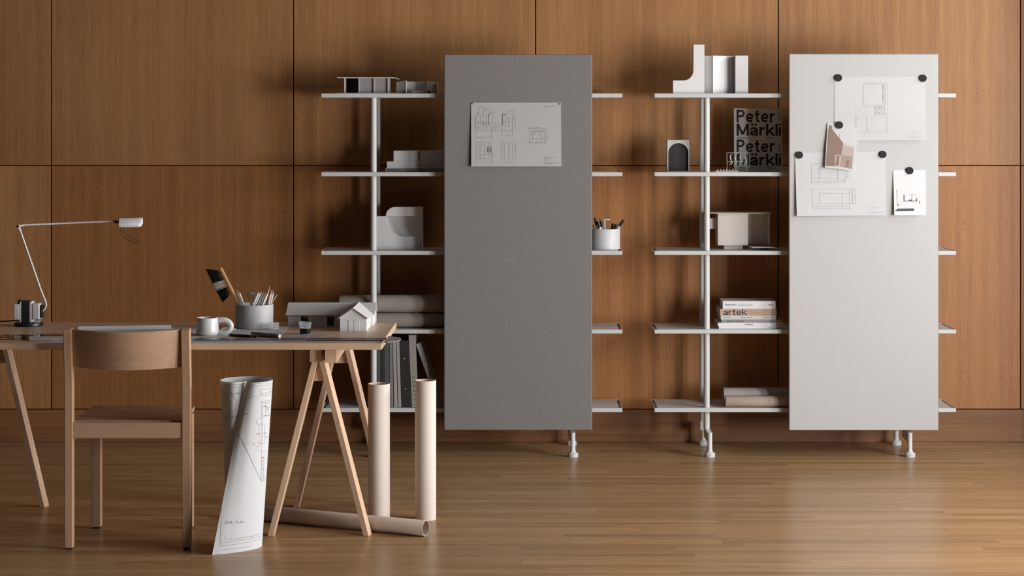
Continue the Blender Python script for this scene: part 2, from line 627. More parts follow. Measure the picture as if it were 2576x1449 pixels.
def glyphs(w):
    """grotesque letters drawn as strokes of width w; cap height 1, x-height 0.72: name -> (advance, strokes)"""
    h = w / 2
    x = 0.72
    a_ = [[(.06, .50)] + ell(.30, x - h - .17, .215, .17, 165, 0) + [(.515, .16), (.53, 0)],
          ell(.30, .20, .235, .20 - h, 60, 300) + [(.46, .09), (.515, .19)], [(.30, .41), (.515, .43)]]
    g = {
        'P': (.70, [[(h, 0), (h, 1)], [(h, 1 - h), (.38, 1 - h)] + ell(.38, .745 - h / 2, .27 - h + .03, .255 - h / 2, 90, -90) + [(h, .49)]]),
        'e': (.66, [ell(.33, .36, .33 - h, .36 - h, 8, 318, 30), [(h, .36), (.66 - h * 1.2, .36)]]),
        't': (.44, [[(.20, .94), (.20, .18)] + ell(.32, .18, .12, .18 - h, 180, 275, 10) + [(.41, h * .9)], [(0, x - h * .9), (.40, x - h * .9)]]),
        'r': (.42, [[(h, 0), (h, x)], [(h, .34)] + ell(.36, .36, .36 - h, .36 - h, 180, 88, 12) + [(.42, x - h)]]),
        'M': (.92, [[(h, 0), (h, 1)], [(.92 - h, 0), (.92 - h, 1)], [(h * 1.2, 1 - h * .3), (.46, .10)], [(.92 - h * 1.2, 1 - h * .3), (.46, .10)]]),
        'a': (.62, a_),
        'ä': (.62, a_ + [[(.17, .85), (.17, .85 + w)], [(.44, .85), (.44, .85 + w)]]),
        'k': (.62, [[(h, 0), (h, 1)], [(h, .22), (.55, x)], [(.25, .40), (.60, 0)]]),
        'l': (.17, [[(h, 0), (h, 1)]]),
        'i': (.17, [[(h, 0), (h, x)], [(h, 1 - w), (h, 1)]]),
        'h': (.60, [[(h, 0), (h, 1)], [(h, .40)] + ell(.30, .40, .30 - h, .32 - h, 180, 0, 16) + [(.60 - h, 0)]]),
        'o': (.66, [ell(.33, .36, .33 - h, .36 - h, 0, 360, 36)]),
        'm': (.96, [[(h, 0), (h, x)], [(h, .40)] + ell(.28, .44, .28 - h, .28 - h, 180, 0, 14) + [(.56 - h, 0)], [(.56 - h, .40)] + ell(.73, .44, .25 - h + .02, .28 - h, 180, 0, 14) + [(.98 - h, 0)]]),
    }
    return g


_text = {}


def stroke_text(s, w, gap=0.085):
    g = glyphs(w)
    vs, fs = [], []
    x0 = 0
    for ch in s:
        adv, strokes = g[ch]
        for st in strokes:
            k = len(vs)
            n = len(st)
            for i, p in enumerate(st):
                a = st[max(i - 1, 0)]
                b = st[min(i + 1, n - 1)]
                if n > 2 and i in (0, n - 1) and math.hypot(st[0][0] - st[-1][0], st[0][1] - st[-1][1]) < 1e-6:
                    a, b = st[-2], st[1]
                tx, ty = b[0] - a[0], b[1] - a[1]
                L = math.hypot(tx, ty) or 1
                nx, ny = -ty / L * w / 2, tx / L * w / 2
                vs += [(x0 + p[0] + nx, p[1] + ny), (x0 + p[0] - nx, p[1] - ny)]
            fs += [(k + 2 * i, k + 2 * i + 1, k + 2 * i + 3, k + 2 * i + 2) for i in range(n - 1)]
        x0 += adv + gap
    return vs, fs


def text_mesh(s, bold):
    if (s, bold) in _text:
        return _text[(s, bold)]
    if bold >= 0.1:
        vs, fs = stroke_text(s, bold)
    else:
        cu = bpy.data.curves.new('lettering', 'FONT')
        cu.body = s
        cu.size = 1
        cu.resolution_u = 4
        o = bpy.data.objects.new('lettering', cu)
        COL.objects.link(o)
        bpy.context.view_layer.update()
        dg = bpy.context.evaluated_depsgraph_get()
        me = o.evaluated_get(dg).to_mesh()
        v0 = [tuple(v.co) for v in me.vertices]
        f0 = [tuple(p.vertices) for p in me.polygons]
        o.evaluated_get(dg).to_mesh_clear()
        bpy.data.objects.remove(o)
        bpy.data.curves.remove(cu)
        vs, fs = [], []
        for dx, dy in ((0, 0), (bold, 0), (0, bold), (bold, bold)) if bold > 0 else ((0, 0),):
            k = len(vs)
            vs += [(v[0] + dx, v[1] + dy) for v in v0]
            fs += [tuple(i + k for i in f) for f in f0]
    x0, x1 = min(v[0] for v in vs), max(v[0] for v in vs)
    y0, y1 = min(v[1] for v in vs), max(v[1] for v in vs)
    out = [((v[0] - x0) / (x1 - x0), (v[1] - y0) / (y1 - y0)) for v in vs], fs
    _text[(s, bold)] = out
    return out


def text_on(name, s, bvh, box, mat, parent, bold=0.0, rot=False, lift=0.0006):
    """lettering filling the pixel box (x0, y0, x1, y1); rot: reads upwards"""
    uv, fs = text_mesh(s, bold)
    x0, y0, x1, y1 = box
    vs = []
    # flat surface: take the plane from the box centre
    h = hit(bvh, (x0 + x1) / 2, (y0 + y1) / 2, lift)
    for u, v in uv:
        if rot:
            px, py = x1 + (x0 - x1) * v, y1 + (y0 - y1) * u
        else:
            px, py = x0 + (x1 - x0) * u, y1 + (y0 - y1) * v
        d = (W(px, py, 1.0) - EYEV)
        k = (h[0] - EYEV).dot(h[1]) / d.dot(h[1])
        vs.append(EYEV + d * k)
    return MB().add(vs, fs).build(name, mat, parent, fixn=False)


def zoomer(x0, y0, k):
    """coordinates read from an enlarged crop -> photograph pixels"""
    return lambda *pts: [(x0 + x / k, y0 + y / k) for x, y in pts]


def rect(x0, y0, x1, y1):
    return [(x0, y0), (x1, y0), (x1, y1), (x0, y1), (x0, y0)]

# ================================================================== THE ROOM
YW = 9.332            # face of the panelled wall
XL, YB, ZC = -4.6, -1.2, 5.0
XP = 2.42             # pilaster that closes the panelling on the right

wall_back = struct(bx('wall_back', 'recess_dark', None, XL, XR, YW + 0.022, YW + 0.15, 0, ZC))
seams = [XL, -3.463, -2.307, -1.151, 0.004, 1.162, 2.318, XP]
G = 0.0027
for i in range(len(seams) - 1):
    for z0, z1 in ((0.1575, 1.319), (1.319, 2.75), (2.75, 4.1), (4.1, ZC)):
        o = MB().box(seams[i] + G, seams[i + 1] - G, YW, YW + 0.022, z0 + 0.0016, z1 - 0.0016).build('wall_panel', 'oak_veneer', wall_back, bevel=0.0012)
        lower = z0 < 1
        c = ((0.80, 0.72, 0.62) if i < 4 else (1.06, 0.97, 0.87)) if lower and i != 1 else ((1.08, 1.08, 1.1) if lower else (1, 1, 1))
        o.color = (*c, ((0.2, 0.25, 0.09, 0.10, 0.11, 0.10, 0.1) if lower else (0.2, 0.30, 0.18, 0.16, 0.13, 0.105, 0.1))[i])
struct(MB().box(XL, XP, YW - 0.001, YW + 0.021, 0.0, 0.1545).build('baseboard_back', 'oak_baseboard', bevel=0.002))

struct(MB().box(XP, XP + 0.35, YW - 0.15, YW + 0.02, 0, ZC).build('trim_1', 'oak_pier', bevel=0.003))
struct(MB().box(XP + 0.35, XR, YW - 0.001, YW + 0.022, 0, ZC).build('trim_2', 'oak_pier'))

# floor: a slab, the boards in view one by one, the rest of the room as one piece
floor = struct(bx('floor', 'recess_dark', None, XL, XR, YB, YW + 0.1, -0.15, -0.009))
PW = 0.0555
board_mesh = {}
rnd = random.Random(3)


def board(length, x, y):
    key = round(length, 2)
    if key not in board_mesh:
        me = bpy.data.meshes.new('floor_board')
        L, w = length / 2 - 0.00008, PW / 2 - 0.0002
        c = 0.0005
        vs = [(-L, -w, -.009), (L, -w, -.009), (L, w, -.009), (-L, w, -.009),
              (-L, -w, -c), (L, -w, -c), (L, w, -c), (-L, w, -c),
              (-L + .0002, -w + c, 0), (L - .0002, -w + c, 0), (L - .0002, w - c, 0), (-L + .0002, w - c, 0)]
        fs = [(3, 2, 1, 0), (8, 9, 10, 11)]
        for a in (0, 4):
            for i in range(4):
                j = (i + 1) % 4
                fs.append((a + i, a + j, a + 4 + j, a + 4 + i))
        me.from_pydata(vs, [], fs)
        me.materials.append(MATS['oak_floor'])
        board_mesh[key] = me
    o = bpy.data.objects.new('floor_board', board_mesh[key])
    COL.objects.link(o)
    o.parent = floor
    o.location = Vector((x, y, 0)) - floor.location


row, y = 0, YW - 0.001 - PW / 2
rows = 52
while row < rows:
    x = -2.66 - rnd.random() * 0.8
    while x < 2.75:
        L = rnd.choice((0.55, 0.7, 0.85, 1.0, 1.15, 1.35))
        if x + L > 2.75 - 0.25:
            L = round(2.75 - x, 2)
            if L < 0.03:
                break
        if x + L > -2.62:
            board(L, x + L / 2, y)
        x += L
    y -= PW
    row += 1
yn = y + PW / 2
rest = MB()
rest.box(XL, XR, YB, yn, -0.009, 0)
rest.box(XL, -2.64, yn, YW, -0.009, -0.0005)
rest.box(2.76, XR, yn, YW, -0.009, -0.0005)
r = rest.build('floor_boards_beyond', 'oak_floor', floor)
r['kind'] = 'stuff'

struct(bx('ceiling', 'ceiling_paint', None, XL - 0.2, XR + 0.3, YB - 0.2, YW + 0.15, ZC, ZC + 0.15))
struct(bx('wall_left', 'wall_paint', None, XL - 0.15, XL, YB, YW, 0, ZC))
struct(bx('wall_front', 'wall_paint', None, XL - 0.15, XR + 0.2, YB - 0.15, YB, 0, ZC))
# right wall with four window openings
wr = MB()
ye = YB
for y0, y1, WZ0, WZ1, _ in WIN[::-1]:
    wr.box(XR, XR + 0.18, ye, y0, 0, ZC)
    wr.box(XR, XR + 0.18, y0, y1, 0, WZ0)
    wr.box(XR, XR + 0.18, y0, y1, WZ1, ZC)
    ye = y1
wr.box(XR, XR + 0.18, ye, YW + 0.02, 0, ZC)
struct(wr.build('wall_right', 'wall_paint'))
for k, (y0, y1, WZ0, WZ1, _) in enumerate(WIN):
    w = struct(bx('window_%d' % (k + 1), 'wall_paint', None, XR - 0.03, XR + 0.12, y0, y1, WZ0 - 0.04, WZ0 - 0.002))
    fr = MB()
    t = 0.05
    fr.box(XR + 0.12, XR + 0.16, y0, y0 + t, WZ0, WZ1).box(XR + 0.12, XR + 0.16, y1 - t, y1, WZ0, WZ1)
    fr.box(XR + 0.12, XR + 0.16, y0 + t, y1 - t, WZ0, WZ0 + t).box(XR + 0.12, XR + 0.16, y0 + t, y1 - t, WZ1 - t, WZ1)
    fr.build('window_frame', 'lamp_white', w)

# ================================================================== SHELVING UNITS
DF, DB = 8.95, 9.24                         # front and back of the shelves
PF, PB = 8.985, 9.205                       # front and back posts
SH = [1.656, 1.296, 0.936, 0.576, 0.216]    # tops of the shelves
ST = 0.018


def shelf_mesh(x0, x1, z):
    m = MB()
    slot, rim, lip = 0.0115, 0.003, 0.004
    zt = z
    m.box(x0 + rim + slot, x1 - rim - slot, DF + lip, DB - lip, zt - ST, zt - 0.0004)   # tray between the slots
    m.box(x0, x1, DF, DF + lip, zt - ST, zt)                                            # front lip
    m.box(x0, x1, DB - lip, DB, zt - ST, zt)                                            # back lip
    m.box(x0, x0 + rim, DF + lip, DB - lip, zt - ST, zt)
    m.box(x1 - rim, x1, DF + lip, DB - lip, zt - ST, zt)
    m.box(x0 + rim, x1 - rim, DF + lip, DB - lip, zt - ST - 0.001, zt - ST + 0.002)     # underside sheet
    return m


def shelf_unit(x0, x1, xl, xr, label):
    t = thing('shelving_unit', label, 'shelf', ((x0 + x1) / 2, (DF + DB) / 2, 0), 'light grey metal shelving units')
    for z in SH:
        shelf_mesh(x0, x1, z).build('shelf', 'shelf_paint', t, bevel=0.0009)
    for xp in (xl, xr):
        for d, sgn in ((PF, -1), (PB, 1)):
            p = MB().lathe([(0.0142, 0.118), (0.0142, SH[0] - ST)], (xp, d, 0), 24).build('post', 'shelf_paint', t)
            sx = 0.008
            fx, fy = xp + sx, d + sgn * (0.069 if sgn < 0 else 0.045)
            ft = MB()
            prof = [(0.0242, 0.0), (0.0246, 0.002), (0.0246, 0.0075), (0.0232, 0.0082), (0.0232, 0.0094), (0.0246, 0.0102),
                    (0.0246, 0.0155), (0.0225, 0.0178), (0.0165, 0.0205), (0.0128, 0.026), (0.0112, 0.034), (0.0112, 0.1105)]
            ft.lathe(prof, (fx, fy, 0), 32)
            ft.build('foot', 'leg_paint', t)
            # raking bracket between post and foot
            w = 0.0125
            a = Vector((xp, d, 0))
            b = Vector((fx, fy, 0))
            s = Vector((w, 0, 0))
            bt = [a - s + Vector((0, 0, .078)), a + s + Vector((0, 0, .078)), b + s * .85 + Vector((0, 0, .066)), b - s * .85 + Vector((0, 0, .066))]
            tp = [a - s + Vector((0, 0, .1225)), a + s + Vector((0, 0, .1225)), b + s * .85 + Vector((0, 0, .1105)), b - s * .85 + Vector((0, 0, .1105))]
            off = Vector((0, -sgn * 0.014, 0))
            for q in (0, 1):
                bt[q] += off
                tp[q] += off
            MB().hexa(bt, tp).build('foot_bracket', 'leg_paint', t, bevel=0.002)
    return t


UL = shelf_unit(-0.976, 0.401, -0.740, 0.166, 'light grey metal shelving unit behind the desk and the grey felt panel')
UR = shelf_unit(0.549, 1.928, 0.790, 1.702, 'light grey metal shelving unit behind the white magnetic panel')

# ================================================================== HANGING PANELS
PD = 8.895            # front face of the panels


def panel(name, label, x0, x1, y0, y1, mat, th, bev, xpost):
    a, b = W(x0, y1, PD), W(x1, y0, PD)
    t = thing(name, label, 'panel', ((a.x + b.x) / 2, PD + th / 2, a.z))
    m = MB().box(a.x, b.x, PD, PD + th, a.z, b.z)
    m.build('face_board', mat, t, bevel=bev, seg=3)
    for z in (0.40, 1.47):
        bx('hanger', 'board_edge', t, xpost - 0.012, xpost + 0.012, PD + th, PF - 0.0135, z, z + 0.05)
    return t, m, a, b


GP, gp_m, ga, gb = panel('felt_pinboard', 'tall grey felt pinboard hanging in front of the shelves', 1117, 1489.5, 137, 1082, 'grey_felt', 0.028, 0.004, 0.166)
WP, wp_m, wa, wb = panel('magnetic_whiteboard', 'tall white magnetic board with drawings and black magnets', 1987, 2359.5, 137, 1082, 'board_white', 0.024, 0.0012, 1.702)
# grey metal edge of the white board
e = MB()
for q in ((wa.x - .0028, wa.x - .0002), (wb.x + .0002, wb.x + .0028)):
    e.box(q[0], q[1], PD + .001, PD + .025, wa.z, wb.z)
e.box(wa.x - .0028, wb.x + .0028, PD + .001, PD + .025, wb.z + .0002, wb.z + .0024)
e.build('edge_strip', 'board_edge', WP)


# ================================================================== SHEETS ON THE PANELS
def sheet(corners, dep, bulge=0.0, nu=10, nv=10, flat=False):
    """sheet of paper: pixel corners TL TR BR BL with a distance each"""
    P = [W(c[0], c[1], d) for c, d in zip(corners, dep)]
    if flat:                                   # stiff print: keep the fourth corner in the plane of the others
        n = (P[1] - P[0]).cross(P[3] - P[0])
        d = P[2] - EYEV
        P[2] = EYEV + d * ((P[0] - EYEV).dot(n) / d.dot(n))

    def fn(u, v):
        a = P[0].lerp(P[1], u)
        b = P[3].lerp(P[2], u)
        q = a.lerp(b, v)
        q.y -= bulge * math.sin(math.pi * u) * math.sin(math.pi * min(1, v * 1.15)) * 1.0
        return q
    return MB().grid(fn, nu, nv)


def paper(name, label, cat, corners, dep, mat, bulge=0.0, group=None, flat=False):
    m = sheet(corners, dep, bulge, flat=flat)
    o = m.build(name, mat, solid=0.0004)
    tag(o, label, cat, group)
    return o, bvh_of(m)


# --- sheet pinned to the felt
o, bv = paper('pinned_drawing', 'sheet of bathroom elevations pinned to the grey felt panel', 'drawing',
              [(1185, 258.5), (1411, 258), (1412.5, 418.5), (1185.5, 418.5)], [PD - .0015, PD - .0015, PD - .006, PD - .014], 'paper_grey')
Z = zoomer(1160, 230, 6.9)
pl = []
for b in (rect(258, 395, 545, 535), rect(258, 535, 545, 680), rect(258, 430, 435, 535), rect(437, 608, 520, 680), rect(335, 575, 437, 590),
          rect(707, 390, 895, 680), rect(707, 600, 895, 680), rect(262, 885, 530, 1168), rect(262, 1095, 355, 1168),
          rect(707, 885, 900, 1168), rect(750, 912, 828, 1168), rect(1195, 680, 1478, 885), rect(1272, 690, 1368, 755),
          rect(1385, 705, 1458, 880), rect(1215, 720, 1250, 757), rect(1160, 635, 1490, 640), rect(1195, 680, 1478, 698)):
    pl.append(Z(*b))
for a in (((335, 430), (335, 535)), ((383, 430), (383, 535)), ((385, 535), (385, 680)), ((300, 535), (300, 680)), ((435, 535), (435, 680)),
          ((240, 440), (240, 680)), ((258, 700), (258, 800), (540, 800)), ((575, 535), (575, 680)), ((605, 550), (605, 680)), ((645, 535), (645, 680), (530, 680)),
          ((530, 680), (530, 800)), ((707, 460), (895, 460)), ((707, 530), (895, 530)), ((765, 460), (765, 600)), ((825, 460), (825, 600)),
          ((710, 645), (735, 675)), ((892, 645), (868, 675)), ((938, 390), (938, 680)), ((707, 690), (707, 770), (895, 770), (895, 690)),
          ((330, 885), (330, 1168)), ((403, 885), (403, 1168)), ((478, 885), (478, 1168)), ((262, 950), (530, 950)), ((262, 1022), (530, 1022)), ((262, 1095), (530, 1095)),
          ((262, 1180), (262, 1240), (530, 1240), (530, 1180)), ((707, 1180), (707, 1240), (900, 1240), (900, 1180)), ((943, 885), (943, 1168)), ((570, 1060), (545, 1168)),
          ((707, 955), (750, 955)), ((707, 1030), (750, 1030)), ((707, 1100), (750, 1100)), ((828, 955), (900, 955)), ((828, 1030), (900, 1030)), ((828, 1100), (900, 1100)),
          ((1185, 840), (1185, 925)), ((1195, 825), (1478, 825)), ((1320, 760), (1320, 900)), ((1245, 740), (1245, 840)), ((1410, 740), (1410, 840)), ((1200, 895), (1478, 895)),
          ((300, 285), (300, 420)), ((383, 325), (383, 425)), ((803, 345), (803, 378)), ((1430, 1140), (1640, 1140))):
    pl.append(Z(*a))
lines_on('printed_lines', bv, pl, 0.0011, 'ink_grey', o)
pl = [Z(*q) for q in (((478, 385), (478, 570)), ((458, 570), (500, 570)), ((720, 405), (720, 575)), ((720, 405), (770, 405), (785, 425)), ((720, 575), (738, 575)),
                      ((458, 968), (458, 1058)), ((518, 968), (518, 1058)), ((458, 968), (518, 968)), ((458, 990), (518, 990)), ((458, 1012), (518, 1012)), ((458, 1032), (518, 1032)), ((458, 1054), (518, 1054)),
                      ((468, 423), (492, 423)), ((385, 553), (410, 553)), ((385, 558), (410, 558)))]
lines_on('printed_heavy_lines', bv, pl, 0.0019, 'ink', o)
pl = [Z(*q) for q in (((300, 273), (412, 273)), ((300, 290), (330, 290)), ((385, 312), (500, 312)), ((385, 328), (415, 328)), ((483, 362), (620, 362)), ((483, 380), (535, 380)),
                      ((805, 335), (945, 335)), ((262, 386), (310, 386)), ((710, 384), (762, 384)), ((262, 878), (315, 878)), ((710, 878), (765, 878)),
                      ((1430, 255), (1640, 255)), ((1430, 272), (1488, 272)), ((1290, 628), (1340, 628)), ((1118, 781), (1168, 781)), ((1488, 780), (1535, 780)), ((1292, 912), (1340, 912)),
                      ((1438, 1158), (1478, 1158)), ((1490, 1158), (1605, 1158)), ((1438, 1176), (1478, 1176)), ((1490, 1176), (1525, 1176)), ((1438, 1193), (1465, 1193)), ((1490, 1193), (1520, 1193)), ((1438, 1208), (1465, 1208)), ((1490, 1208), (1545, 1208)),
                      ((1435, 1242), (1705, 1242)), ((1435, 1254), (1600, 1254)), ((380, 780), (410, 780)), ((525, 795), (545, 795)), ((788, 753), (820, 753)), ((385, 1225), (410, 1225)), ((790, 1225), (820, 1225)), ((278, 628), (325, 628)), ((1500, 685), (1540, 685)))]
lines_on('printed_notes', bv, pl, 0.0017, 'ink_grey', o, lift=0.0008)
for k, (px, py, lab) in enumerate(((1184.6, 257.5, 'tiny dark pin in the left top corner of the drawing on felt'), (1410.5, 258.5, 'tiny dark pin in the right top corner of the drawing on felt'))):
    c = W(px + (4 if k == 0 else -3), py + 3, PD)
    t = MB().lathe([(0.0008, 0.0), (0.0008, 0.0022), (0.003, 0.0026), (0.0032, 0.0046), (0.0, 0.0052)], (0, 0, 0), 12, axis=1)
    t.v = [Vector((p.x + c.x, PD - .0003 - p.y, p.z + c.z)) for p in t.v]
    tag(t.build('drawing_pin', 'steel_dark'), lab, 'pin', 'pins on the felt panel')

# --- sheets and photographs on the white board
o, bv = paper('apartment_plan', 'sheet with an apartment floor plan, upper right on the white board', 'drawing',
              [(2098.8, 193.2), (2326.4, 192.5), (2329.3, 353), (2098.8, 354.2)], [PD - .0008, PD - .0008, PD - .013, PD - .002], 'film_paper', 0.003)
Z = zoomer(2080, 170, 6.9)
pl = []
for b in (rect(627, 265, 1050, 275), rect(638, 293, 968, 655), rect(968, 293, 1018, 652), rect(990, 293, 1003, 652), rect(497, 1100, 1052, 1135), rect(775, 265, 860, 293),
          rect(672, 270, 775, 290), rect(860, 270, 962, 290), rect(840, 1102, 890, 1135), rect(660, 1102, 730, 1135), rect(632, 835, 705, 860), rect(770, 835, 845, 855), rect(672, 655, 740, 680),
          rect(525, 832, 577, 858)):
    pl.append(Z(*b))
for a in (((627, 265), (625, 675), (497, 680), (497, 735)), ((497, 715), (655, 715), (655, 680), (740, 680)), ((497, 800), (497, 1135)), ((1050, 265), (1052, 1135)), ((1027, 805), (1027, 1100)),
          ((690, 860), (692, 1100)), ((700, 860), (702, 1100)), ((813, 680), (813, 655), (968, 655)), ((1000, 805), (1027, 805)), ((845, 855), (845, 810), (1000, 805)), ((515, 900), (545, 905), (545, 855)),
          ((512, 860), (512, 1100)), ((720, 330), (835, 330)), ((720, 430), (770, 430)), ((780, 430), (830, 430)), ((950, 920), (1027, 920)), ((340, 833), (470, 833)), ((555, 1115), (650, 1115)), ((740, 1118), (830, 1118)), ((895, 1118), (1000, 1118))):
    pl.append(Z(*a))
lines_on('printed_lines', bv, pl, 0.0009, 'ink_pale', o)
pl = [Z(*q) for q in (rect(825, 678, 1000, 805), rect(870, 725, 945, 770), ((908, 770), (908, 805)), ((835, 690), (870, 720), (840, 720)), ((890, 692), (975, 692)), ((890, 702), (940, 702)), ((955, 720), (975, 740)), ((870, 770), (870, 800), (830, 800)),
                      ((945, 800), (985, 800)), ((975, 300), (975, 410)), ((975, 460), (975, 545)), ((985, 560), (1015, 560)))]
lines_on('printed_heavy_lines', bv, pl, 0.0013, 'ink_grey', o)
pl = [Z(*q) for q in (((1398, 215), (1520, 215)), ((782, 478), (805, 478)), ((782, 490), (855, 490)), ((595, 940), (635, 940)), ((755, 932), (805, 932)), ((755, 943), (812, 943)), ((475, 766), (488, 766)), ((592, 778), (618, 778)),
                      ((1415, 1120), (1445, 1120)), ((1465, 1120), (1572, 1120)), ((1415, 1138), (1440, 1138)), ((1465, 1138), (1530, 1138)), ((1415, 1155), (1432, 1155)), ((1465, 1155), (1500, 1155)), ((1415, 1169), (1432, 1169)), ((1465, 1169), (1520, 1169)),
                      ((1415, 1203), (1685, 1203)), ((1415, 1215), (1595, 1215)))]
lines_on('printed_notes', bv, pl, 0.0012, 'ink_pale', o, lift=0.0008)

o, bv = paper('elevation_drawing', 'sheet with two wall elevations, lower left on the white board', 'drawing',
              [(1999.6, 384), (2227, 381.8), (2229.3, 542), (2004.6, 544)], [PD - .001, PD - .001, PD - .005, PD - .016], 'film_paper', 0.002)
Z = zoomer(1980, 360, 6.9)
pl = [Z(*q) for q in (((660, 353), (422, 356), (427, 612), (1090, 605)), ((660, 428), (555, 432), (558, 660)), ((872, 445), (880, 655)), ((1003, 465), (1008, 690)), ((1085, 480), (1090, 605)), ((1040, 480), (1045, 605)),
                      ((430, 662), (1010, 652)), ((430, 690), (1010, 688)), ((418, 600), (420, 710)), ((430, 802), (1188, 795)), ((430, 802), (440, 1058), (1190, 1050)), ((1085, 800), (1090, 1140)), ((1185, 795), (1190, 1050)), ((1135, 800), (1138, 1050)),
                      ((565, 876), (568, 1055)), ((565, 876), (1130, 870)), ((955, 876), (963, 1110)), ((440, 1105), (1090, 1098)), ((440, 1145), (1095, 1135)), ((440, 1060), (440, 1120)))]
lines_on('printed_lines', bv, pl, 0.0009, 'ink_grey', o)
pl = [Z(*q) for q in (((1390, 212), (1570, 211)), ((312, 580), (355, 580)), ((480, 646), (510, 646)), ((700, 642), (735, 642)), ((928, 640), (960, 640)), ((700, 675), (735, 675)), ((325, 1024), (368, 1024)), ((495, 1091), (522, 1091)),
                      ((752, 1089), (782, 1089)), ((1012, 1086), (1042, 1086)), ((752, 1126), (786, 1126)), ((1045, 500), (1046, 530)), ((1118, 820), (1119, 850)), ((1120, 955), (1121, 975)), ((1172, 910), (1173, 940)),
                      ((1402, 1112), (1438, 1112)), ((1460, 1112), (1595, 1112)), ((1402, 1130), (1435, 1130)), ((1460, 1130), (1540, 1130)), ((1402, 1148), (1425, 1148)), ((1460, 1148), (1490, 1148)), ((1402, 1163), (1425, 1163)), ((1460, 1163), (1505, 1163)),
                      ((1405, 1190), (1670, 1192)), ((1405, 1205), (1670, 1205)), ((1405, 1222), (1545, 1222)), ((1333, 1209), (1362, 1209)))]
lines_on('printed_notes', bv, pl, 0.0012, 'ink_pale', o, lift=0.0008)

o, bv = paper('brick_house_photo', 'tilted brown print of a brick house gable on the white board', 'photo',
              [(2081.6, 308), (2161, 320.2), (2147.3, 429.8), (2075.4, 421)], [PD - .004, PD - .006, PD - .024, PD - .022], 'film_paper', flat=True)
Z = zoomer(2050, 290, 9.657)
patch_on('printed_gable', bv, Z((345, 240), (410, 250), (412, 330), (685, 665), (690, 700), (640, 950), (600, 1245), (262, 1228), (318, 340), (335, 300)), 'photo_brown', o)
patch_on('printed_wall', bv, Z((672, 720), (955, 790), (905, 1305), (590, 1248), (640, 950)), 'photo_brown_pale', o)
patch_on('printed_low_wall', bv, Z((640, 960), (912, 1010), (905, 1305), (590, 1248)), 'photo_brown_mid', o, lift=0.0006)
patch_on('printed_door_arch', bv, Z((505, 955), (605, 960), (640, 1000), (610, 1245), (480, 1235), (490, 1000)), 'photo_brown_pale', o, lift=0.0008)
patch_on('printed_door', bv, Z((530, 980), (600, 985), (578, 1225), (498, 1215)), 'photo_brown', o, lift=0.0010)
patch_on('printed_window', bv, Z((765, 1090), (832, 1100), (815, 1255), (755, 1245)), 'photo_brown', o, lift=0.0010)
lines_on('printed_lines', bv, [Z((680, 700), (965, 752)), Z((605, 440), (600, 560)), Z((525, 1055), (597, 1068))], 0.0014, 'ink_pale', o, lift=0.0012)

o, bv = paper('interior_photo', 'small white photograph of an empty bright room on the white board', 'photo',
              [(2247, 427.8), (2328.2, 427.6), (2329, 541.3), (2249.8, 541.5)], [PD - .002, PD - .002, PD - .006, PD - .018], 'paper_bright', flat=True)
Z = zoomer(2220, 410, 9.66)
patch_on('printed_room', bv, Z((282, 265), (1015, 262), (1030, 1165), (303, 1172)), 'photo_grey', o)
patch_on('printed_rug', bv, Z((303, 1172), (365, 1110), (765, 1105), (775, 1165)), 'photo_dark', o, lift=0.0006)
patch_on('printed_glare', bv, Z((720, 360), (825, 360), (810, 480), (690, 480)), 'paper_bright', o, lift=0.0006)
patch_on('printed_glare', bv, Z((845, 390), (975, 540), (920, 640), (830, 440)), 'paper_bright', o, lift=0.0006)
patch_on('printed_opening', bv, Z((520, 770), (805, 765), (835, 940), (518, 940)), 'photo_mid', o, lift=0.0006)
patch_on('printed_opening_light', bv, Z((540, 780), (798, 778), (812, 905), (540, 905)), 'paper_bright', o, lift=0.0008)
for q in (((512, 775), (530, 775), (532, 940), (515, 940)), ((708, 770), (722, 770), (722, 935), (708, 935)), ((640, 890), (710, 890), (710, 925), (640, 925)), ((822, 860), (838, 860), (838, 940), (822, 940)),
          ((895, 930), (915, 930), (915, 982), (898, 982)), ((355, 995), (408, 990), (410, 1040), (358, 1045)), ((342, 640), (356, 640), (364, 1000), (356, 1000))):
    patch_on('printed_detail', bv, Z(*q), 'photo_dark' if q[0][0] not in (342, 355) else 'photo_mid', o, lift=0.0010)

mags = [(2108.6, 196, .0012, 'round black magnet, left one above the apartment plan'), (2321.3, 197, .0012, 'round black magnet, right one above the apartment plan'),
        (2110.8, 314.6, .0075, 'round black magnet holding the brown brick house print'), (2010.5, 390, .0016, 'round black magnet, left corner of the elevation sheet'),
        (2220.3, 388.5, .0016, 'round black magnet, right corner of the elevation sheet'), (2288, 429.3, .0026, 'round black magnet on top of the small white photograph')]
for px, py, lift, lab in mags:
    c = W(px, py, PD)
    m = MB().lathe([(0.0158, 0.0), (0.0164, 0.0006), (0.0164, 0.0072), (0.0156, 0.008)], (0, 0, 0), 40, axis=1)
    m.v = [Vector((p.x + c.x, PD - lift - p.y, p.z + c.z)) for p in m.v]
    tag(m.build('round_magnet', 'black_matte'), lab, 'magnet', 'black magnets on the white board')

# ================================================================== THINGS ON THE LEFT UNIT
def arc(cx, cy, r, a0, a1, n=14):
    return [(cx + r * math.cos(math.radians(a0 + (a1 - a0) * k / n)), cy + r * math.sin(math.radians(a0 + (a1 - a0) * k / n))) for k in range(n + 1)]


def slab_px(mb, x0, x1, y0, y1, D, depth):
    a, b = W(x0, y1, D), W(x1, y0, D)
    return mb.box(a.x, b.x, D, D + depth, a.z, b.z)


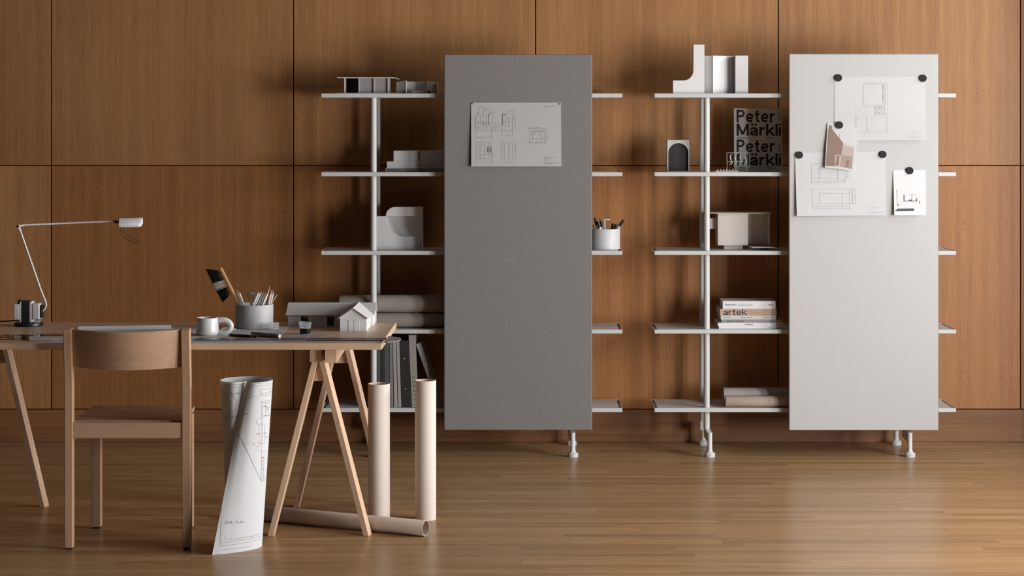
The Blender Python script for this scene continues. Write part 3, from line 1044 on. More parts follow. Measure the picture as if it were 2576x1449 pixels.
# ---- flat-roofed pavilion model, top shelf
D = 8.985
zs = SH[0]
c = W(922, 235, D)
t = thing('pavilion_model', 'flat-roofed grey pavilion model with open bays on the top shelf', 'model', (c.x, D + .07, zs))
xa, xb = W(848, 0, D).x, W(997, 0, D).x
k = D / F
bx('base_plate', 'card_grey', t, xa, W(992, 0, D).x, D, D + .15, zs, zs + .0035)
z1 = W(0, 196.3, D).z
r_ = MB().box(xa, W(992, 0, D).x, D, D + .16, z1, z1 + .0035)
r_.hexa([(W(992, 0, D).x, D, z1), (W(999, 0, D).x, D, z1 - .004), (W(999, 0, D).x, D + .16, z1 - .004), (W(992, 0, D).x, D + .16, z1)],
        [(W(992, 0, D).x, D, z1 + .0035), (W(999, 0, D).x, D, z1 - .0005), (W(999, 0, D).x, D + .16, z1 - .0005), (W(992, 0, D).x, D + .16, z1 + .0035)])
r_.build('roof', 'card_grey', t)
for px in (866, 902, 940, 975.5):
    x = W(px, 0, D).x
    bx('fin_wall', 'card_warm', t, x - .0013, x + .0013, D + .014, D + .13, zs + .0035, z1)
for p0, p1, dd, mt in ((866, 902, .118, 'opening_dark'), (902, 940, .022, 'card_dim'), (940, 975.5, .022, 'card_dim'), (975.5, 981, .05, 'card_dim')):  # first entry: near-black panel paints the shade inside the deep open bay
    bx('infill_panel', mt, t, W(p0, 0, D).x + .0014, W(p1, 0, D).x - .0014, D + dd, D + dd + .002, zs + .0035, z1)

# ---- folded card courtyard model
c = W(1050, 235, D)
t = thing('courtyard_model', 'small white folded card courtyard model beside the pavilion model', 'model', (c.x, D + .05, zs))


def wall_px(name, pa, da, ya, pb, db, yb, mt, th=.0022):
    """upright card between two plan points; ya, yb: pixel height of the top edge"""
    A, Bq = W(pa, 0, da), W(pb, 0, db)
    za, zb = W(pa, ya, da).z, W(pb, yb, db).z
    d = (Vector((Bq.x - A.x, db - da, 0)).normalized())
    n = Vector((-d.y, d.x, 0)) * th
    p = [Vector((A.x, da, zs)), Vector((Bq.x, db, zs)), Vector((Bq.x, db, zb)), Vector((A.x, da, za))]
    return MB().prism(p, n).build(name, mt, t)


wall_px('left_wall', 997.2, D + .045, 206.5, 1022, D + .01, 202.7, 'card_white')
wall_px('left_return', 1022.3, D + .01, 202.7, 1024, D + .075, 205, 'card_white')
wall_px('rear_wall', 1024, D + .075, 205, 1074, D + .075, 205, 'card_white')
wall_px('right_return', 1074, D + .0745, 205, 1074, D + .012, 203.2, 'card_white')
wall_px('right_wall', 1074.3, D + .012, 203.2, 1098, D + .05, 207.5, 'card_white')
wall_px('end_fin', 1101.5, D + .03, 207, 1103, D + .06, 207.5, 'card_warm')
a = W(1037, 228.5, D + .03)
bx('bench', 'card_white', t, a.x, W(1060.5, 0, D + .03).x, D + .03, D + .05, zs, a.z)
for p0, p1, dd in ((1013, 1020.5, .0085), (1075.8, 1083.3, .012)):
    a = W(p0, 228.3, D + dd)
    bx('doorway_shade', 'opening_dark', t, a.x, W(p1, 0, D + dd).x, D + dd - .0005, D + dd + .012, zs, a.z)  # dark slab in place of a hole, its colour stands for the shade

# ---- three books lying on the second shelf
D = 9.05
zs = SH[1]


def book(label, x0, x1, z0, h, D, depth, mat, group, soft=False):
    t = thing('book', label, 'book', ((x0 + x1) / 2, D + depth / 2, z0), group)
    c = .0016 if not soft else .0006
    cv = MB()
    cv.box(x0, x1, D, D + c + .0006, z0, z0 + h)                    # spine
    cv.box(x0, x1, D + c, D + depth, z0, z0 + c)                    # lower cover
    cv.box(x0, x1, D + c, D + depth, z0 + h - c, z0 + h)            # upper cover
    cv.build('cover', mat, t, bevel=.0006)
    bx('pages', 'book_pages', t, x0 + .002, x1 - .002, D + c + .001, D + depth - .002, z0 + c + .0001, z0 + h - c - .0001)
    m = MB().box(x0, x1, D, D + .01, z0, z0 + h)
    return t, bvh_of(m)


grp = 'lying books on the second shelf of the left unit'
zz = zs + .0002
b3, v3 = book('thin grey book at the bottom of the pile behind the felt panel', W(969.3, 0, D).x, W(1135, 0, D).x, zz, .0155, D, .21, 'book_grey', grp)
zz += .0157
b2, v2 = book('medium thick white book between the thin grey one and the home book', W(973, 0, D).x, W(1128, 0, D).x, zz, .0312, D, .21, 'book_light', grp)
zz += .0314
b1, v1 = book('thick white book with home on its spine, topmost of its pile', W(990, 0, D).x, W(1124, 0, D).x, zz, .0496, D, .2, 'book_light', grp)
text_on('lettering', 'home', v1, (1049.2, 379.8, 1057.2, 404.2), 'ink_black', b1, 0.14, True)
lines_on('printed_notes', v1, [[(1112, 390), (1112, 393)]], .002, 'ink', b1)
lines_on('printed_notes', v2, [[(1043, 413), (1062.5, 413)], [(1047, 415.8), (1059, 415.8)]], .0016, 'ink_grey', b2)
text_on('lettering', 'Monte Place, Issue No. 4', v3, (975, 425.6, 1009.5, 428.8), 'ink_black', b3, 0.015)

# ---- scooped plaster model, third shelf
D = 9.065
zs = SH[2]
dy = W(0, 627.2, D).z - zs
P = lambda px, py, d=0.0: Vector(((px - VX) * D / F, D + d, EYE - (py - VY) * D / F - dy))
t = thing('scooped_model', 'white block model with a scooped quarter bowl on the third shelf', 'model', (P(1005, 627).x, D + .05, zs))
top = 544.2
ar = [(970.5 + 47.5 * (1 - math.cos(a)) , top + 51 * math.sin(a)) for a in [math.pi / 2 * k / 16 for k in range(17)]]
ar += [(1018 + 44.5 * k / 8, 595.2) for k in range(1, 9)]
m = MB()
n = len(ar)
m.add([P(x, y) for x, y in ar] + [P(x, 627.2) for x, y in ar], [(i, i + 1, n + i + 1, n + i) for i in range(n - 1)])
m.box(P(938, 0).x, P(970.5, 0).x, D, D + .062, zs, P(0, top).z)
m.add([P(970.5, top), P(970.5, top, .062), P(970.5, 627.2, .062), P(970.5, 627.2)], [(0, 1, 2, 3)])
dep = .062
rows = 10
vs = []
for i, (x, y) in enumerate(ar):
    for j in range(rows + 1):
        q = math.pi / 2 * j / rows
        vs.append(P(x, y + (top - y) * (1 - math.cos(q)), dep * math.sin(q)))
m.add(vs, [(i * (rows + 1) + j, (i + 1) * (rows + 1) + j, (i + 1) * (rows + 1) + j + 1, i * (rows + 1) + j + 1) for i in range(n - 1) for j in range(rows)], True)
m.box(P(970.5, 0).x, P(1062.5, 0).x, D + .0005, D + .062, zs, P(0, 596).z - .0004)
m.build('front_block', 'plaster_block', t, fixn=False)
pl = [(993.5 - 23 * math.cos(a), 543.5 - 22.7 * math.sin(a)) for a in [math.pi / 2 * k / 14 for k in range(15)]] + [(1062.5, 520.8), (1062.5, top)]
MB().prism([P(x, y, .0) for x, y in pl], (0, .075, 0)).build('upper_block', 'plaster_block', t, bevel=.0006)
bx('back_board', 'plaster_block', t, P(970.5, 0).x, P(1062.5, 0).x, D + .0625, D + .075, zs, P(0, top).z - .0002)

# ---- two rolls on the fourth shelf
zs = SH[3]


def pipe(name, label, cat, p, q, r, th, mat, group=None, inner=None):
    p, q = Vector(p), Vector(q)
    t = (q - p).normalized()
    up = Vector((0, 0, 1)) if abs(t.z) < .9 else Vector((0, 1, 0))
    a = t.cross(up).normalized()
    b = a.cross(t).normalized()
    seg = 48
    m = MB()
    vs, fs = [], []
    prof = [(r - .0004, 0), (r, .0006), (r, (q - p).length - .0006), (r - .0004, (q - p).length), (r - th, (q - p).length), (r - th, 0)]
    for rr, h in prof:
        for k in range(seg):
            th_ = 2 * math.pi * k / seg
            vs.append(p + t * h + (a * math.cos(th_) + b * math.sin(th_)) * rr)
    for i in range(6):
        j = (i + 1) % 6
        for k in range(seg):
            k2 = (k + 1) % seg
            fs.append((i * seg + k, i * seg + k2, j * seg + k2, j * seg + k))
    m.add(vs, fs, True)
    o = m.build(name, mat)
    if label:
        tag(o, label, cat, group)
    return o


r1 = .0345
D = 9.045
o = pipe('cardboard_roll', 'lower grey-brown cardboard roll lying on the shelf behind the house model', 'roll', (W(905, 0, D).x, D, zs + r1 + .0003), (W(1150, 0, D).x, D, zs + r1 + .0003), r1, .004, 'kraft_dull', 'cardboard rolls on the fourth shelf')
r2 = .0405
o = pipe('cardboard_roll', 'upper grey-brown cardboard roll stacked on another behind the house model', 'roll', (W(855, 0, D).x, D + .004, zs + 2 * r1 + r2 + .0004), (W(1150, 0, D).x, D + .004, zs + 2 * r1 + r2 + .0004), r2, .004, 'kraft_dull', 'cardboard rolls on the fourth shelf')

# ---- binders standing on the lowest shelf
D = 8.985
zs = SH[4]
grp = 'binders and books on the lowest left shelf'


def binder(label, xt0, xt1, xb0, xb1, yt, mat, depth=.2, name='binder', dd=0.0):
    """upright binder; top and bottom edges of the spine in pixels"""
    d = D + dd
    zt = W(0, yt, d).z
    X = lambda p: W(p, 0, d).x
    t = thing(name, label, 'binder', ((X(xb0) + X(xb1)) / 2, d + depth / 2, zs), grp)
    bt = [(X(xb0), d, zs), (X(xb1), d, zs), (X(xb1), d + depth, zs), (X(xb0), d + depth, zs)]
    tp = [(X(xt0), d, zt), (X(xt1), d, zt), (X(xt1), d + depth, zt), (X(xt0), d + depth, zt)]
    m = MB().hexa(bt, tp)
    m.build('cover', mat, t, bevel=.0012)
    return t, bvh_of(m)


binder('narrow charcoal binder, first beside the shelf post', 948.2, 956.6, 949, 957, 850, 'binder_dark')
binder('black binder between two charcoal binders near the shelf post', 957.4, 965.4, 958, 966, 853, 'binder_black')
binder('wide charcoal binder, third from the shelf post', 966.2, 978.6, 967, 980, 849, 'binder_dark')
binder('slim mid grey binder beside the pair of light grey ones', 979.6, 987, 981, 989.4, 850, 'binder_grey')
binder('light grey linen binder, left one of a matching pair', 988, 995.6, 991.2, 1000, 852, 'binder_light')
binder('light grey linen binder, right one of a matching pair', 996.8, 1004.2, 1001.6, 1009.4, 852, 'binder_light')
t, v = binder('black binder with two metal rivets on the spine', 1005.4, 1026.8, 1010.6, 1034.6, 856.5, 'binder_black')
for px, py in ((1017, 902), (1020, 978)):
    c = W(px, py, D)
    mm = MB().lathe([(.003, 0), (.003, .0008), (.0015, .0018), (0, .002)], (0, 0, 0), 14, axis=1)
    mm.v = [Vector((p.x + c.x, D - p.y, p.z + c.z)) for p in mm.v]
    mm.build('rivet', 'steel', t)
t, v = binder('pale grey binder with widely spaced letters down its spine', 1027.6, 1045.4, 1036, 1051, 843, 'binder_light', .21)
for ch, py in zip('LIVREST', (1016, 1005, 994.5, 983, 970.5, 959.5, 948.5)):
    hh = 2.0 if ch == 'I' else 5
    x0 = 1037.6 + (py - 948) * .05
    text_on('lettering', ch, v, (x0, py - hh / 2, x0 + 4.6, py + hh / 2), 'ink', t, 0.0, True)
# leaning book
X = lambda p: W(p, 0, D).x
q = [W(1046.5, 865.5, D), W(1057.5, 861, D), W(1112, 1019, D), W(1102, 1023.3, D)]
dz = zs + .0004 - q[3].z
q = [p + Vector((0, 0, dz)) for p in q]
q[2].z = zs + .004
t = thing('leaning_book', 'thin grey book leaning against the pale lettered binder', 'book', (q[3].x, D + .1, zs), grp)
MB().prism(q, (0, .19, 0)).build('cover', 'binder_grey', t, bevel=.001)
MB().prism([p + Vector((0, -.0004, 0)) for p in (q[0], q[0].lerp(q[1], .62), q[3].lerp(q[2], .62), q[3])], (0, -.0006, 0)).build('spine_band', 'binder_light', t)

# ---- organiser cup with markers at the right end of the third shelf


def organiser(name, label, x, y, z, r, h, mat, handle_h, hr):
    t = thing(name, label, 'cup', (x, y, z))
    w = .0028
    MB().lathe([(r - .0015, 0), (r - .0004, .0012), (r, h - .001), (r - .0006, h), (r - w, h - .0004), (r - w - .0004, .004), (0.0001, .004)], (x, y, z), 64).build('body', mat, t)
    MB().lathe([(.0042, .004), (.0042, handle_h - .004)], (x, y, z), 16).build('stem', mat, t)
    MB().lathe([(.004, handle_h - .0045), (hr - .001, handle_h - .0045), (hr, handle_h - .0022), (hr - .001, handle_h), (.0001, handle_h)], (x, y, z), 40).build('handle_disc', mat, t)
    return t


def stick(name, label, cat, tip, base, r, parts, group, seg=10):
    """pencil or marker: parts = [(name, from, to, material, r0, r1)] along tip->base"""
    tip, base = Vector(tip), Vector(base)
    t = thing(name, label, cat, base, group)
    for nm, a, b, mt, ra, rb in parts:
        MB().tube([tip.lerp(base, a), tip.lerp(base, b)], [ra, rb], seg).build(nm, mt, t)
    return t


zs = SH[2]
cx, cy = W(1520.8, 0, 9.105).x, 9.105
organiser('organiser_cup', 'pale grey round organiser cup of markers beside the felt panel', cx, cy, zs, .0725, .0935, 'cup_light', .139, .0275)
grp = 'markers in the cup beside the felt panel'
mk = [((1497.0, 548), (1502.8, 580), -.03, 'white marker with a tall black cap, leftmost in the shelf cup', .0062),
      ((1504.0, 557), (1511.0, 580), -.045, 'white marker with a wide black cap left of the cup handle', .0072),
      ((1509.8, 555), (1516.8, 580), .02, 'white marker with a black cap just beside the cup handle', .0062),
      ((1543.0, 562.5), (1539.5, 580), .02, 'thick black marker right of the handle in the shelf cup', .0078),
      ((1551.5, 564), (1545.5, 580), -.02, 'second black marker beside the tilted one in the shelf cup', .0062),
      ((1568.5, 553.5), (1551, 580), -.01, 'grey marker with black cap tilting out of the shelf cup', .0062)]
for (tx, ty), (bx_, by_), dd, lab, r in mk:
    a, b = W(tx, ty, cy + dd), W(bx_, by_, cy + dd)
    d = (b - a).normalized()
    L = min(.135, (a.z - (zs + .0135)) / -d.z)
    e2 = a + d * L
    # keep the foot inside the cup
    rad = Vector((e2.x - cx, e2.y - cy, 0))
    lim = .0725 - .0035 - r - .002
    if rad.length > lim:
        e2 = Vector((cx, cy, e2.z)) + rad.normalized() * lim
    cap = .25 if 'thick' not in lab else .4
    stick('marker_pen', lab, 'marker', a, e2, r, [('cap', 0, cap, 'black_plastic', r, r * 1.05), ('barrel', cap, 1, 'black_plastic' if 'black marker' in lab else ('book_light' if 'grey' in lab else 'pencil_white'), r * .92, r * .92)], grp, 16)
a = W(1492, 565, cy - .02)
stick('marker_pen', 'thin dark grey pen half hidden behind the felt panel', 'pen', a, Vector((cx - .035, cy - .02, zs + .012)), .003, [('barrel', 0, 1, 'marker_grey', .003, .003)], grp)

# ================================================================== THINGS ON THE RIGHT UNIT
# ---- L-shaped block and folded screen, top shelf
D = 8.985
zs = SH[0]
P = lambda px, py, d=0.0: Vector(((px - VX) * (D + d) / F, D + d, max(zs, EYE - (py - VY) * (D + d) / F)))
pl = [(1693, 240), (1693, 202.5)] + [(1718.5 + 25.5 * math.sin(a), 177 + 25.5 * math.cos(a)) for a in [math.pi / 2 * k / 14 for k in range(15)]] + [(1744.2, 112.2), (1772, 112.2), (1772, 240)]
o = MB().prism([P(x, y) for x, y in pl], (0, .05, 0)).build('stepped_block', 'plaster_block', bevel=.0012)
tag(o, 'white L-shaped block with a curved inner corner on the top shelf', 'model')
D = 9.0
pts = [(1764, .055), (1794, .0), (1851, .07), (1850.4, .0), (1882, 0), (1882.6, .06)]
t = thing('folded_screen_model', 'white folded card screen beside the L-shaped block', 'model', (P(1825, 235).x, D + .03, zs))
zt = W(0, 140, D).z
for i, ((xa, da), (xb, db)) in enumerate(zip(pts[:-1], pts[1:])):
    A = Vector((W(xa, 0, D).x, D + da, zs))
    Bv = Vector((W(xb, 0, D).x, D + db, zs))
    d = (Bv - A).normalized()
    n = Vector((-d.y, d.x, 0)) * .0022
    MB().prism([A, Bv, Bv + Vector((0, 0, zt - zs)), A + Vector((0, 0, zt - zs))], n).build('panel_leaf', 'card_white', t)

# ---- box with an arch, second shelf
D = 9.085
zs = SH[1]
P = lambda px, py, d=0.0: Vector(((px - VX) * D / F, D + d, EYE - (py - VY) * D / F))
x0, x1, x2, x3 = P(1679, 0).x, P(1681.2, 0).x, P(1731.8, 0).x, P(1734, 0).x
zt = P(0, 352).z
t = thing('arch_model', 'small white box model with a dark arched opening on the second shelf', 'model', ((x0 + x3) / 2, D + .045, zs))
R = (x2 - x1) / 2
xm = (x1 + x2) / 2
zc = P(0, 360).z - R
n = 24
arcp = [(xm - R * math.cos(math.pi * k / n), zc + R * math.sin(math.pi * k / n)) for k in range(n + 1)]
inner = [(x1, zs + .0015)] + arcp + [(x2, zs + .0015)]
outer = [(x0, zs)] + [(x0 + (x3 - x0) * k / n, zt) for k in range(n + 1)] + [(x3, zs)]
m = MB()
nn = len(inner)
for d in (0, .0025):
    k0 = len(m.v)
    m.add([(x, D + d, z) for x, z in inner] + [(x, D + d, z) for x, z in outer], [(i, i + 1, nn + i + 1, nn + i) for i in range(nn - 1)])
m.add([(x, D, z) for x, z in inner] + [(x, D + .0025, z) for x, z in inner], [(i, i + 1, nn + i + 1, nn + i) for i in range(nn - 1)])
m.box(x0, x0 + .002, D + .0005, D + .09, zs, zt).box(x3 - .002, x3, D + .0005, D + .09, zs, zt)
m.box(x0, x3, D + .0005, D + .09, zt - .002, zt).box(x0, x3, D, D + .09, zs, zs + .0015)
m.build('card_shell', 'card_white', t, fixn=False)
bx('dark_infill', 'opening_dark', t, x0 + .002, x3 - .002, D + .009, D + .012, zs + .0015, zt - .002)  # near-black panel just behind the arch

# ---- model-making kits: upright sprue and a lying strip of figures
D = 9.05
P = lambda px, py, d=0.0: Vector(((px - VX) * (D + d) / F, D + d, EYE - (py - VY) * (D + d) / F))
Z = lambda x, y, d=0.0: P(1780 + x / 18.114, 370 + y / 18.114, d)
t = thing('figure_sprue', 'clear plastic sprue of tiny figures standing before the lettered book', 'model kit', (Z(1340, 900).x, D, zs))
m = MB()
zb = zs + .0012
tl, tr = Z(875, 260), Z(1800, 260)
bl, br = Vector((Z(890, 0).x, D - .004, zb)), Vector((Z(1800, 0).x, D + .004, zb))
for p, q in ((tl, tr), (tl, bl), (tr, br), (bl, br), (Z(880, 660), Z(1800, 660))):
    m.tube([p, q], .0011, 8)
m.build('frame', 'kit_clear', t)
for i, x in enumerate((1030, 1240, 1480, 1700)):
    f = MB()
    top_ = Z(x, 360)
    f.lathe([(0.0005, -.0032), (.0026, -.0016), (.003, 0), (.0024, .002), (.0004, .0032)], top_, 10)
    f.tube([Z(x + 5, 400), Z(x, 470), Z(x + 30, 570), Z(x + 60, 660)], [.0022, .0042, .003, .0014], 8)
    f.tube([Z(x + 45, 600), Z(x + 90, 720), Z(x + 60, 820)], [.002, .0016, .0012], 8)
    f.tube([Z(x + 45, 600), Z(x + 20, 740), Z(x - 40, 850)], [.002, .0016, .0012], 8)
    f.tube([Z(x - 10, 450), Z(x + 60, 400), Z(x + 110, 300)], [.0014, .0011, .0009], 6)
    f.build('figure', 'kit_clear', t)
t = thing('figure_strip', 'white strip of tiny model figures lying on the second shelf edge', 'model kit', (Z(800, 1060).x, 9.0, zs))
a, b = W(1800, 0, 9.0).x, W(1853, 0, 9.0).x
m = MB()
m.tube([(a, 8.995, zs + .0015), (b, 8.99, zs + .0015)], .0015, 8)
m.tube([(a - .004, 9.02, zs + .0015), (b + .01, 9.02, zs + .0015)], .0015, 8)
for k in range(5):
    x = a + (b - a) * k / 4
    m.tube([(x, 8.995 - .005 * k / 4, zs + .0015), (x, 9.02, zs + .0015)], .0012, 8)
m.build('runner', 'kit_white', t)
rr = random.Random(5)
for k in range(7):
    x = a + (b - a) * (k + .5) / 7
    f = MB()
    h = .005 + .005 * rr.random()
    f.tube([(x, 9.004, zs + .002), (x + .003, 9.004, zs + .002 + h), (x + .007, 9.006, zs + .001 + h * .8)], [.0016, .0028, .0012], 7)
    f.tube([(x + .003, 9.004, zs + .002 + h), (x - .003, 9.007, zs + .003)], [.0018, .001], 7)
    f.build('figure', 'kit_white', t)

# ---- lettered book standing upright
D = 9.165
zs = SH[1]
x0, x1 = W(1847.5, 0, D).x, W(1968.5, 0, D).x
zt = W(0, 272, D).z
t = thing('architecture_book', 'large upright white book with heavy black lettering on the second shelf', 'book', ((x0 + x1) / 2, D, zs))
lean = .022
m = MB()
m.hexa([(x0, D, zs), (x1, D, zs), (x1, D + .02, zs), (x0, D + .02, zs)], [(x0, D + lean, zt), (x1, D + lean, zt), (x1, D + lean + .02, zt), (x0, D + lean + .02, zt)])
m.build('cover', 'book_light', t, bevel=.0012)
v = bvh_of(m)
Z = zoomer(1830, 260, 8.05)


def zb(a, b, c_, d):
    (p, q), (r_, s_) = Z((a, b), (c_, d))
    return (p, q, r_, s_)


for dy in (0, 604):
    for s, box in (('Peter', (185, 130 + dy * .9967, 958, 388 + dy)), ('Märkli', (185, 410 + dy, 1085, 668 + dy))):
        text_on('lettering', s, v, zb(*box), 'ink_black', t, 0.165)
    lines_on('printed_notes', v, [Z((188, 692 + dy), (380, 692 + dy)), Z((188, 712 + dy), (495, 712 + dy)), Z((780, 692 + dy), (900, 692 + dy)), Z((780, 712 + dy), (958, 712 + dy))], .0014, 'ink', t)
    lines_on('printed_side_note', v, [Z((1030, 208 + k * 13 + dy), (1078, 208 + k * 13 + dy)) for k in range(12)], .0012, 'ink', t)

# ---- card house model, third shelf
zs = SH[2]
D = 9.06
P = lambda px, py, d=0.0: Vector(((px - VX) * (D + d) / F, D + d, EYE - (py - VY) * (D + d) / F))
t = thing('modernist_house_model', 'warm white modernist house model with flat roof and terrace slab', 'model', (P(1845, 617).x, D + .07, zs))
z0, z1 = P(0, 617).z, P(0, 536.3).z
xl, xm, xr = P(1806, 0).x, P(1881, 0).x, P(1938.5, 0).x
m = MB().box(xl, xm, D, D + .0025, z0, z1).box(xl, xl + .0025, D + .0025, D + .13, z0, z1).box(xm - .0025, xm, D + .0025, D + .13, z0, z1).box(xl + .0025, xm - .0025, D + .0025, D + .13, z0, z0 + .0025)
m.build('main_volume', 'card_warm', t)
bx('rear_wall', 'card_warm', t, xm, xr, D + .105, D + .1075, z0, z1)
bx('end_wall', 'card_warm', t, xr - .0025, xr, D + .03, D + .105, z0, z1)
rx0, rx1 = W(1786.5, 0, 9.03).x, W(1941.5, 0, 9.03).x
bx('roof', 'card_warm', t, rx0, rx1, 9.03, 9.2, z1, z1 + .0028)
bx('plinth', 'card_warm', t, P(1823, 0).x, P(1870, 0).x, D + .03, D + .12, zs, z0)
a, b = P(1881, 616.5, .04), W(1892, 624.8, 8.985)
m = MB()
zt_ = zs + .011
xA, xB, xC, xD_ = W(1892, 0, 8.985).x, W(1951, 0, 8.985).x, W(1938, 0, 9.1).x, W(1881.5, 0, 9.1).x
m.hexa([(xA, 8.985, zt_), (xB, 8.985, zt_), (xC, 9.1, zt_), (xD_, 9.1, zt_)], [(xA, 8.985, zt_ + .0025), (xB, 8.985, zt_ + .0025), (xC, 9.1, zt_ + .0025), (xD_, 9.1, zt_ + .0025)])
m.build('terrace_slab', 'card_white', t)
bx('terrace_leg', 'card_dim', t, W(1900, 0, 9.08).x, W(1935, 0, 9.08).x, 9.085, 9.095, zs, zt_)
xq0, xq1 = W(1776, 0, 9.09).x, xl
m = MB().box(xq0, xq1, 9.09, 9.15, W(0, 576, 9.09).z, W(0, 549.6, 9.09).z)
m.build('side_volume', 'card_warm', t)

# ---- pile of six books, fourth shelf
D = 8.984
zs = SH[3]
grp = 'pile of books on the fourth right shelf'
specs = [('thin white book at the very bottom of the six book pile', 1808.5, 1982, .0122, 'book_white', .215, True),
         ('white book with FAVORITE on its spine in the book pile', 1806, 1969, .0150, 'book_white', .21, True),
         ('slim grey book above the FAVORITE book in the pile', 1815, 1966.5, .0142, 'book_grey', .2, False),
         ('light grey book directly under the brown book in the pile', 1813.2, 1953, .0180, 'book_light', .19, False),
         ('brown book with large black lettering in the book pile', 1811.2, 1954, .0312, 'book_tan', .2, False),
         ('thick white book with thin grey lettering, top of the book pile', 1818.2, 1951, .0352, 'book_white', .17, True)]
zz = zs + .0002
made = []
for lab, p0, p1, h, mt, dp, soft in specs:
    made.append(book(lab, W(p0, 0, D).x, W(p1, 0, D).x, zz, h, D, dp, mt, grp, soft) + (zz, h))
    zz += h + .0002


def spine_text(i, s, p0, p1, f0, f1, mat, bold=0.0):
    t, v, z0, h = made[i]
    y = lambda fr: VY + (EYE - (z0 + h * fr)) * F / D
    text_on('lettering', s, v, (p0, y(f1), p1, y(f0)), mat, t, bold)


def spine_lines(i, segs, mat, w=.0012):
    t, v, z0, h = made[i]
    y = lambda fr: VY + (EYE - (z0 + h * fr)) * F / D
    lines_on('printed_notes', v, [[(a, y(f)), (b, y(f))] for a, b, f in segs], w, mat, t)


spine_text(5, 'Aperture', 1823.5, 1851, .36, .70, 'ink', -0.006)
spine_text(5, 'Conversations', 1853, 1894, .40, .70, 'ink_pale', -0.006)
spine_text(5, 'aperture', 1932.5, 1946, .42, .58, 'ink', 0.02)
spine_text(4, 'artek', 1820, 1879, .06, .97, 'ink_black', 0.115)
spine_lines(4, [(1886, 1898, .68), (1886, 1914, .48), (1886, 1908, .30), (1939, 1942, .3), (1939, 1942, .5), (1943.5, 1946, .3), (1943.5, 1946, .45), (1943.5, 1946, .62)], 'ink_grey')
spine_lines(3, [(1819, 1826.5, .5), (1828, 1837.5, .5), (1862, 1864, .5), (1865.5, 1877, .5), (1878.5, 1891.5, .5), (1919, 1932.5, .5), (1934, 1936, .5), (1937.5, 1946, .5)], 'ink_grey', .0026)
spine_lines(2, [(1827.5, 1846, .5), (1848, 1849, .5), (1851, 1862, .5), (1863.5, 1870.5, .5), (1934, 1946, .5), (1948, 1950, .5)], 'ink', .0030)
spine_text(1, 'FAVORITE', 1874.5, 1894.5, .24, .66, 'ink', .01)
spine_lines(1, [(1958, 1963, .45), (1957.5, 1961, .55)], 'ink', .0025)
spine_lines(0, [(1932, 1943, .5)], 'ink_grey')

# ---- two tubes on the lowest shelf
zs = SH[4]
r1 = .0257
D = 8.992
pipe('cardboard_tube', 'thin brown cardboard tube lying on the lowest right shelf', 'tube', (W(1824.7, 0, D).x, D, zs + r1 + .0002), (W(2130, 0, D).x, D, zs + r1 + .0002), r1, .003, 'kraft_brown', 'cardboard tubes on the lowest right shelf')
r2 = .0392
D = 9.072
pipe('cardboard_tube', 'thicker pale cardboard tube behind the brown one on the shelf', 'tube', (W(1819.5, 0, D).x, D, zs + r2 + .0002), (W(2130, 0, D).x, D, zs + r2 + .0002), r2, .003, 'kraft_grey', 'cardboard tubes on the lowest right shelf')

# ================================================================== DESK
HT = 0.73
TX1, TX0 = -0.547, -2.42
TD0, TD1 = 6.991, 7.741
TT = 0.0245
desk = thing('desk', 'long light wooden desk top lying across two trestles', 'desk', ((TX0 + TX1) / 2, (TD0 + TD1) / 2, HT - TT))
MB().box(TX0, TX1, TD0, TD1, HT - TT, HT).build('desk_top', 'beech_x', desk, bevel=.0015)
ZB = HT - TT


def leg_bar(mb, top, foot, w, d, twist):
    """raking leg cut level at floor; twist turns the section about the leg"""
    t = Vector(foot) - Vector(top)
    ct, st = math.cos(twist), math.sin(twist)
    a = Vector((ct, st, 0)) * (w / 2)
    b = Vector((-st, ct, 0)) * (d / 2)
    cs = [-a - b, a - b, a + b, -a + b]
    return mb.hexa([Vector(foot) + c for c in cs], [Vector(top) + c for c in cs])


def trestle(label, xf, xr, ang=0.0):
    """xf, xr: centre lines of front and rear frames"""
    d0, d1 = 7.20, 7.775
    t = thing('trestle', label, 'trestle', ((xf + xr) / 2, (d0 + d1) / 2, 0), 'light wooden trestles under the desk')
    zr = 0.6465
    # two rails that carry the top
    for xa, xb_, y0, y1 in ((xf, xf + (xr - xf) * .25, 7.125, 7.72), (xf + .058, xr + .012, 7.10, 7.72)):
        w = .0215
        MB().hexa([(xa - w, y0, zr), (xa + w, y0, zr), (xb_ + w, y1, zr), (xb_ - w, y1, zr)],
                  [(xa - w, y0, ZB), (xa + w, y0, ZB), (xb_ + w, y1, ZB), (xb_ - w, y1, ZB)]).build('rail', 'beech_y', t, bevel=.0012)
    for xc, d, top in ((xf + .006, d0, zr), (xr, d1 - .03, zr)):
        for sg in (-1, 1):
            m = MB()
            leg_bar(m, (xc + sg * .013, d, top + (.0 if d == d0 else .045)), (xc + sg * .177, d, 0), .021, .042, -.20 if sg > 0 else -.06)
            m.build('leg', 'beech_z', t, bevel=.001)
        # gusset board between the legs
        g = [(xc - .006, top), (xc + .006, top), (xc + .028, .568), (xc - .028, .568)]
        MB().prism([Vector((x, d - .004, z)) for x, z in g], (0, .016, 0)).build('gusset', 'beech_z', t)
    return t


trestle('right wooden trestle carrying the desk beside the standing cardboard tubes', -.798, -.765)
trestle('left wooden trestle carrying the desk at the edge of the view', -2.235, -2.118)

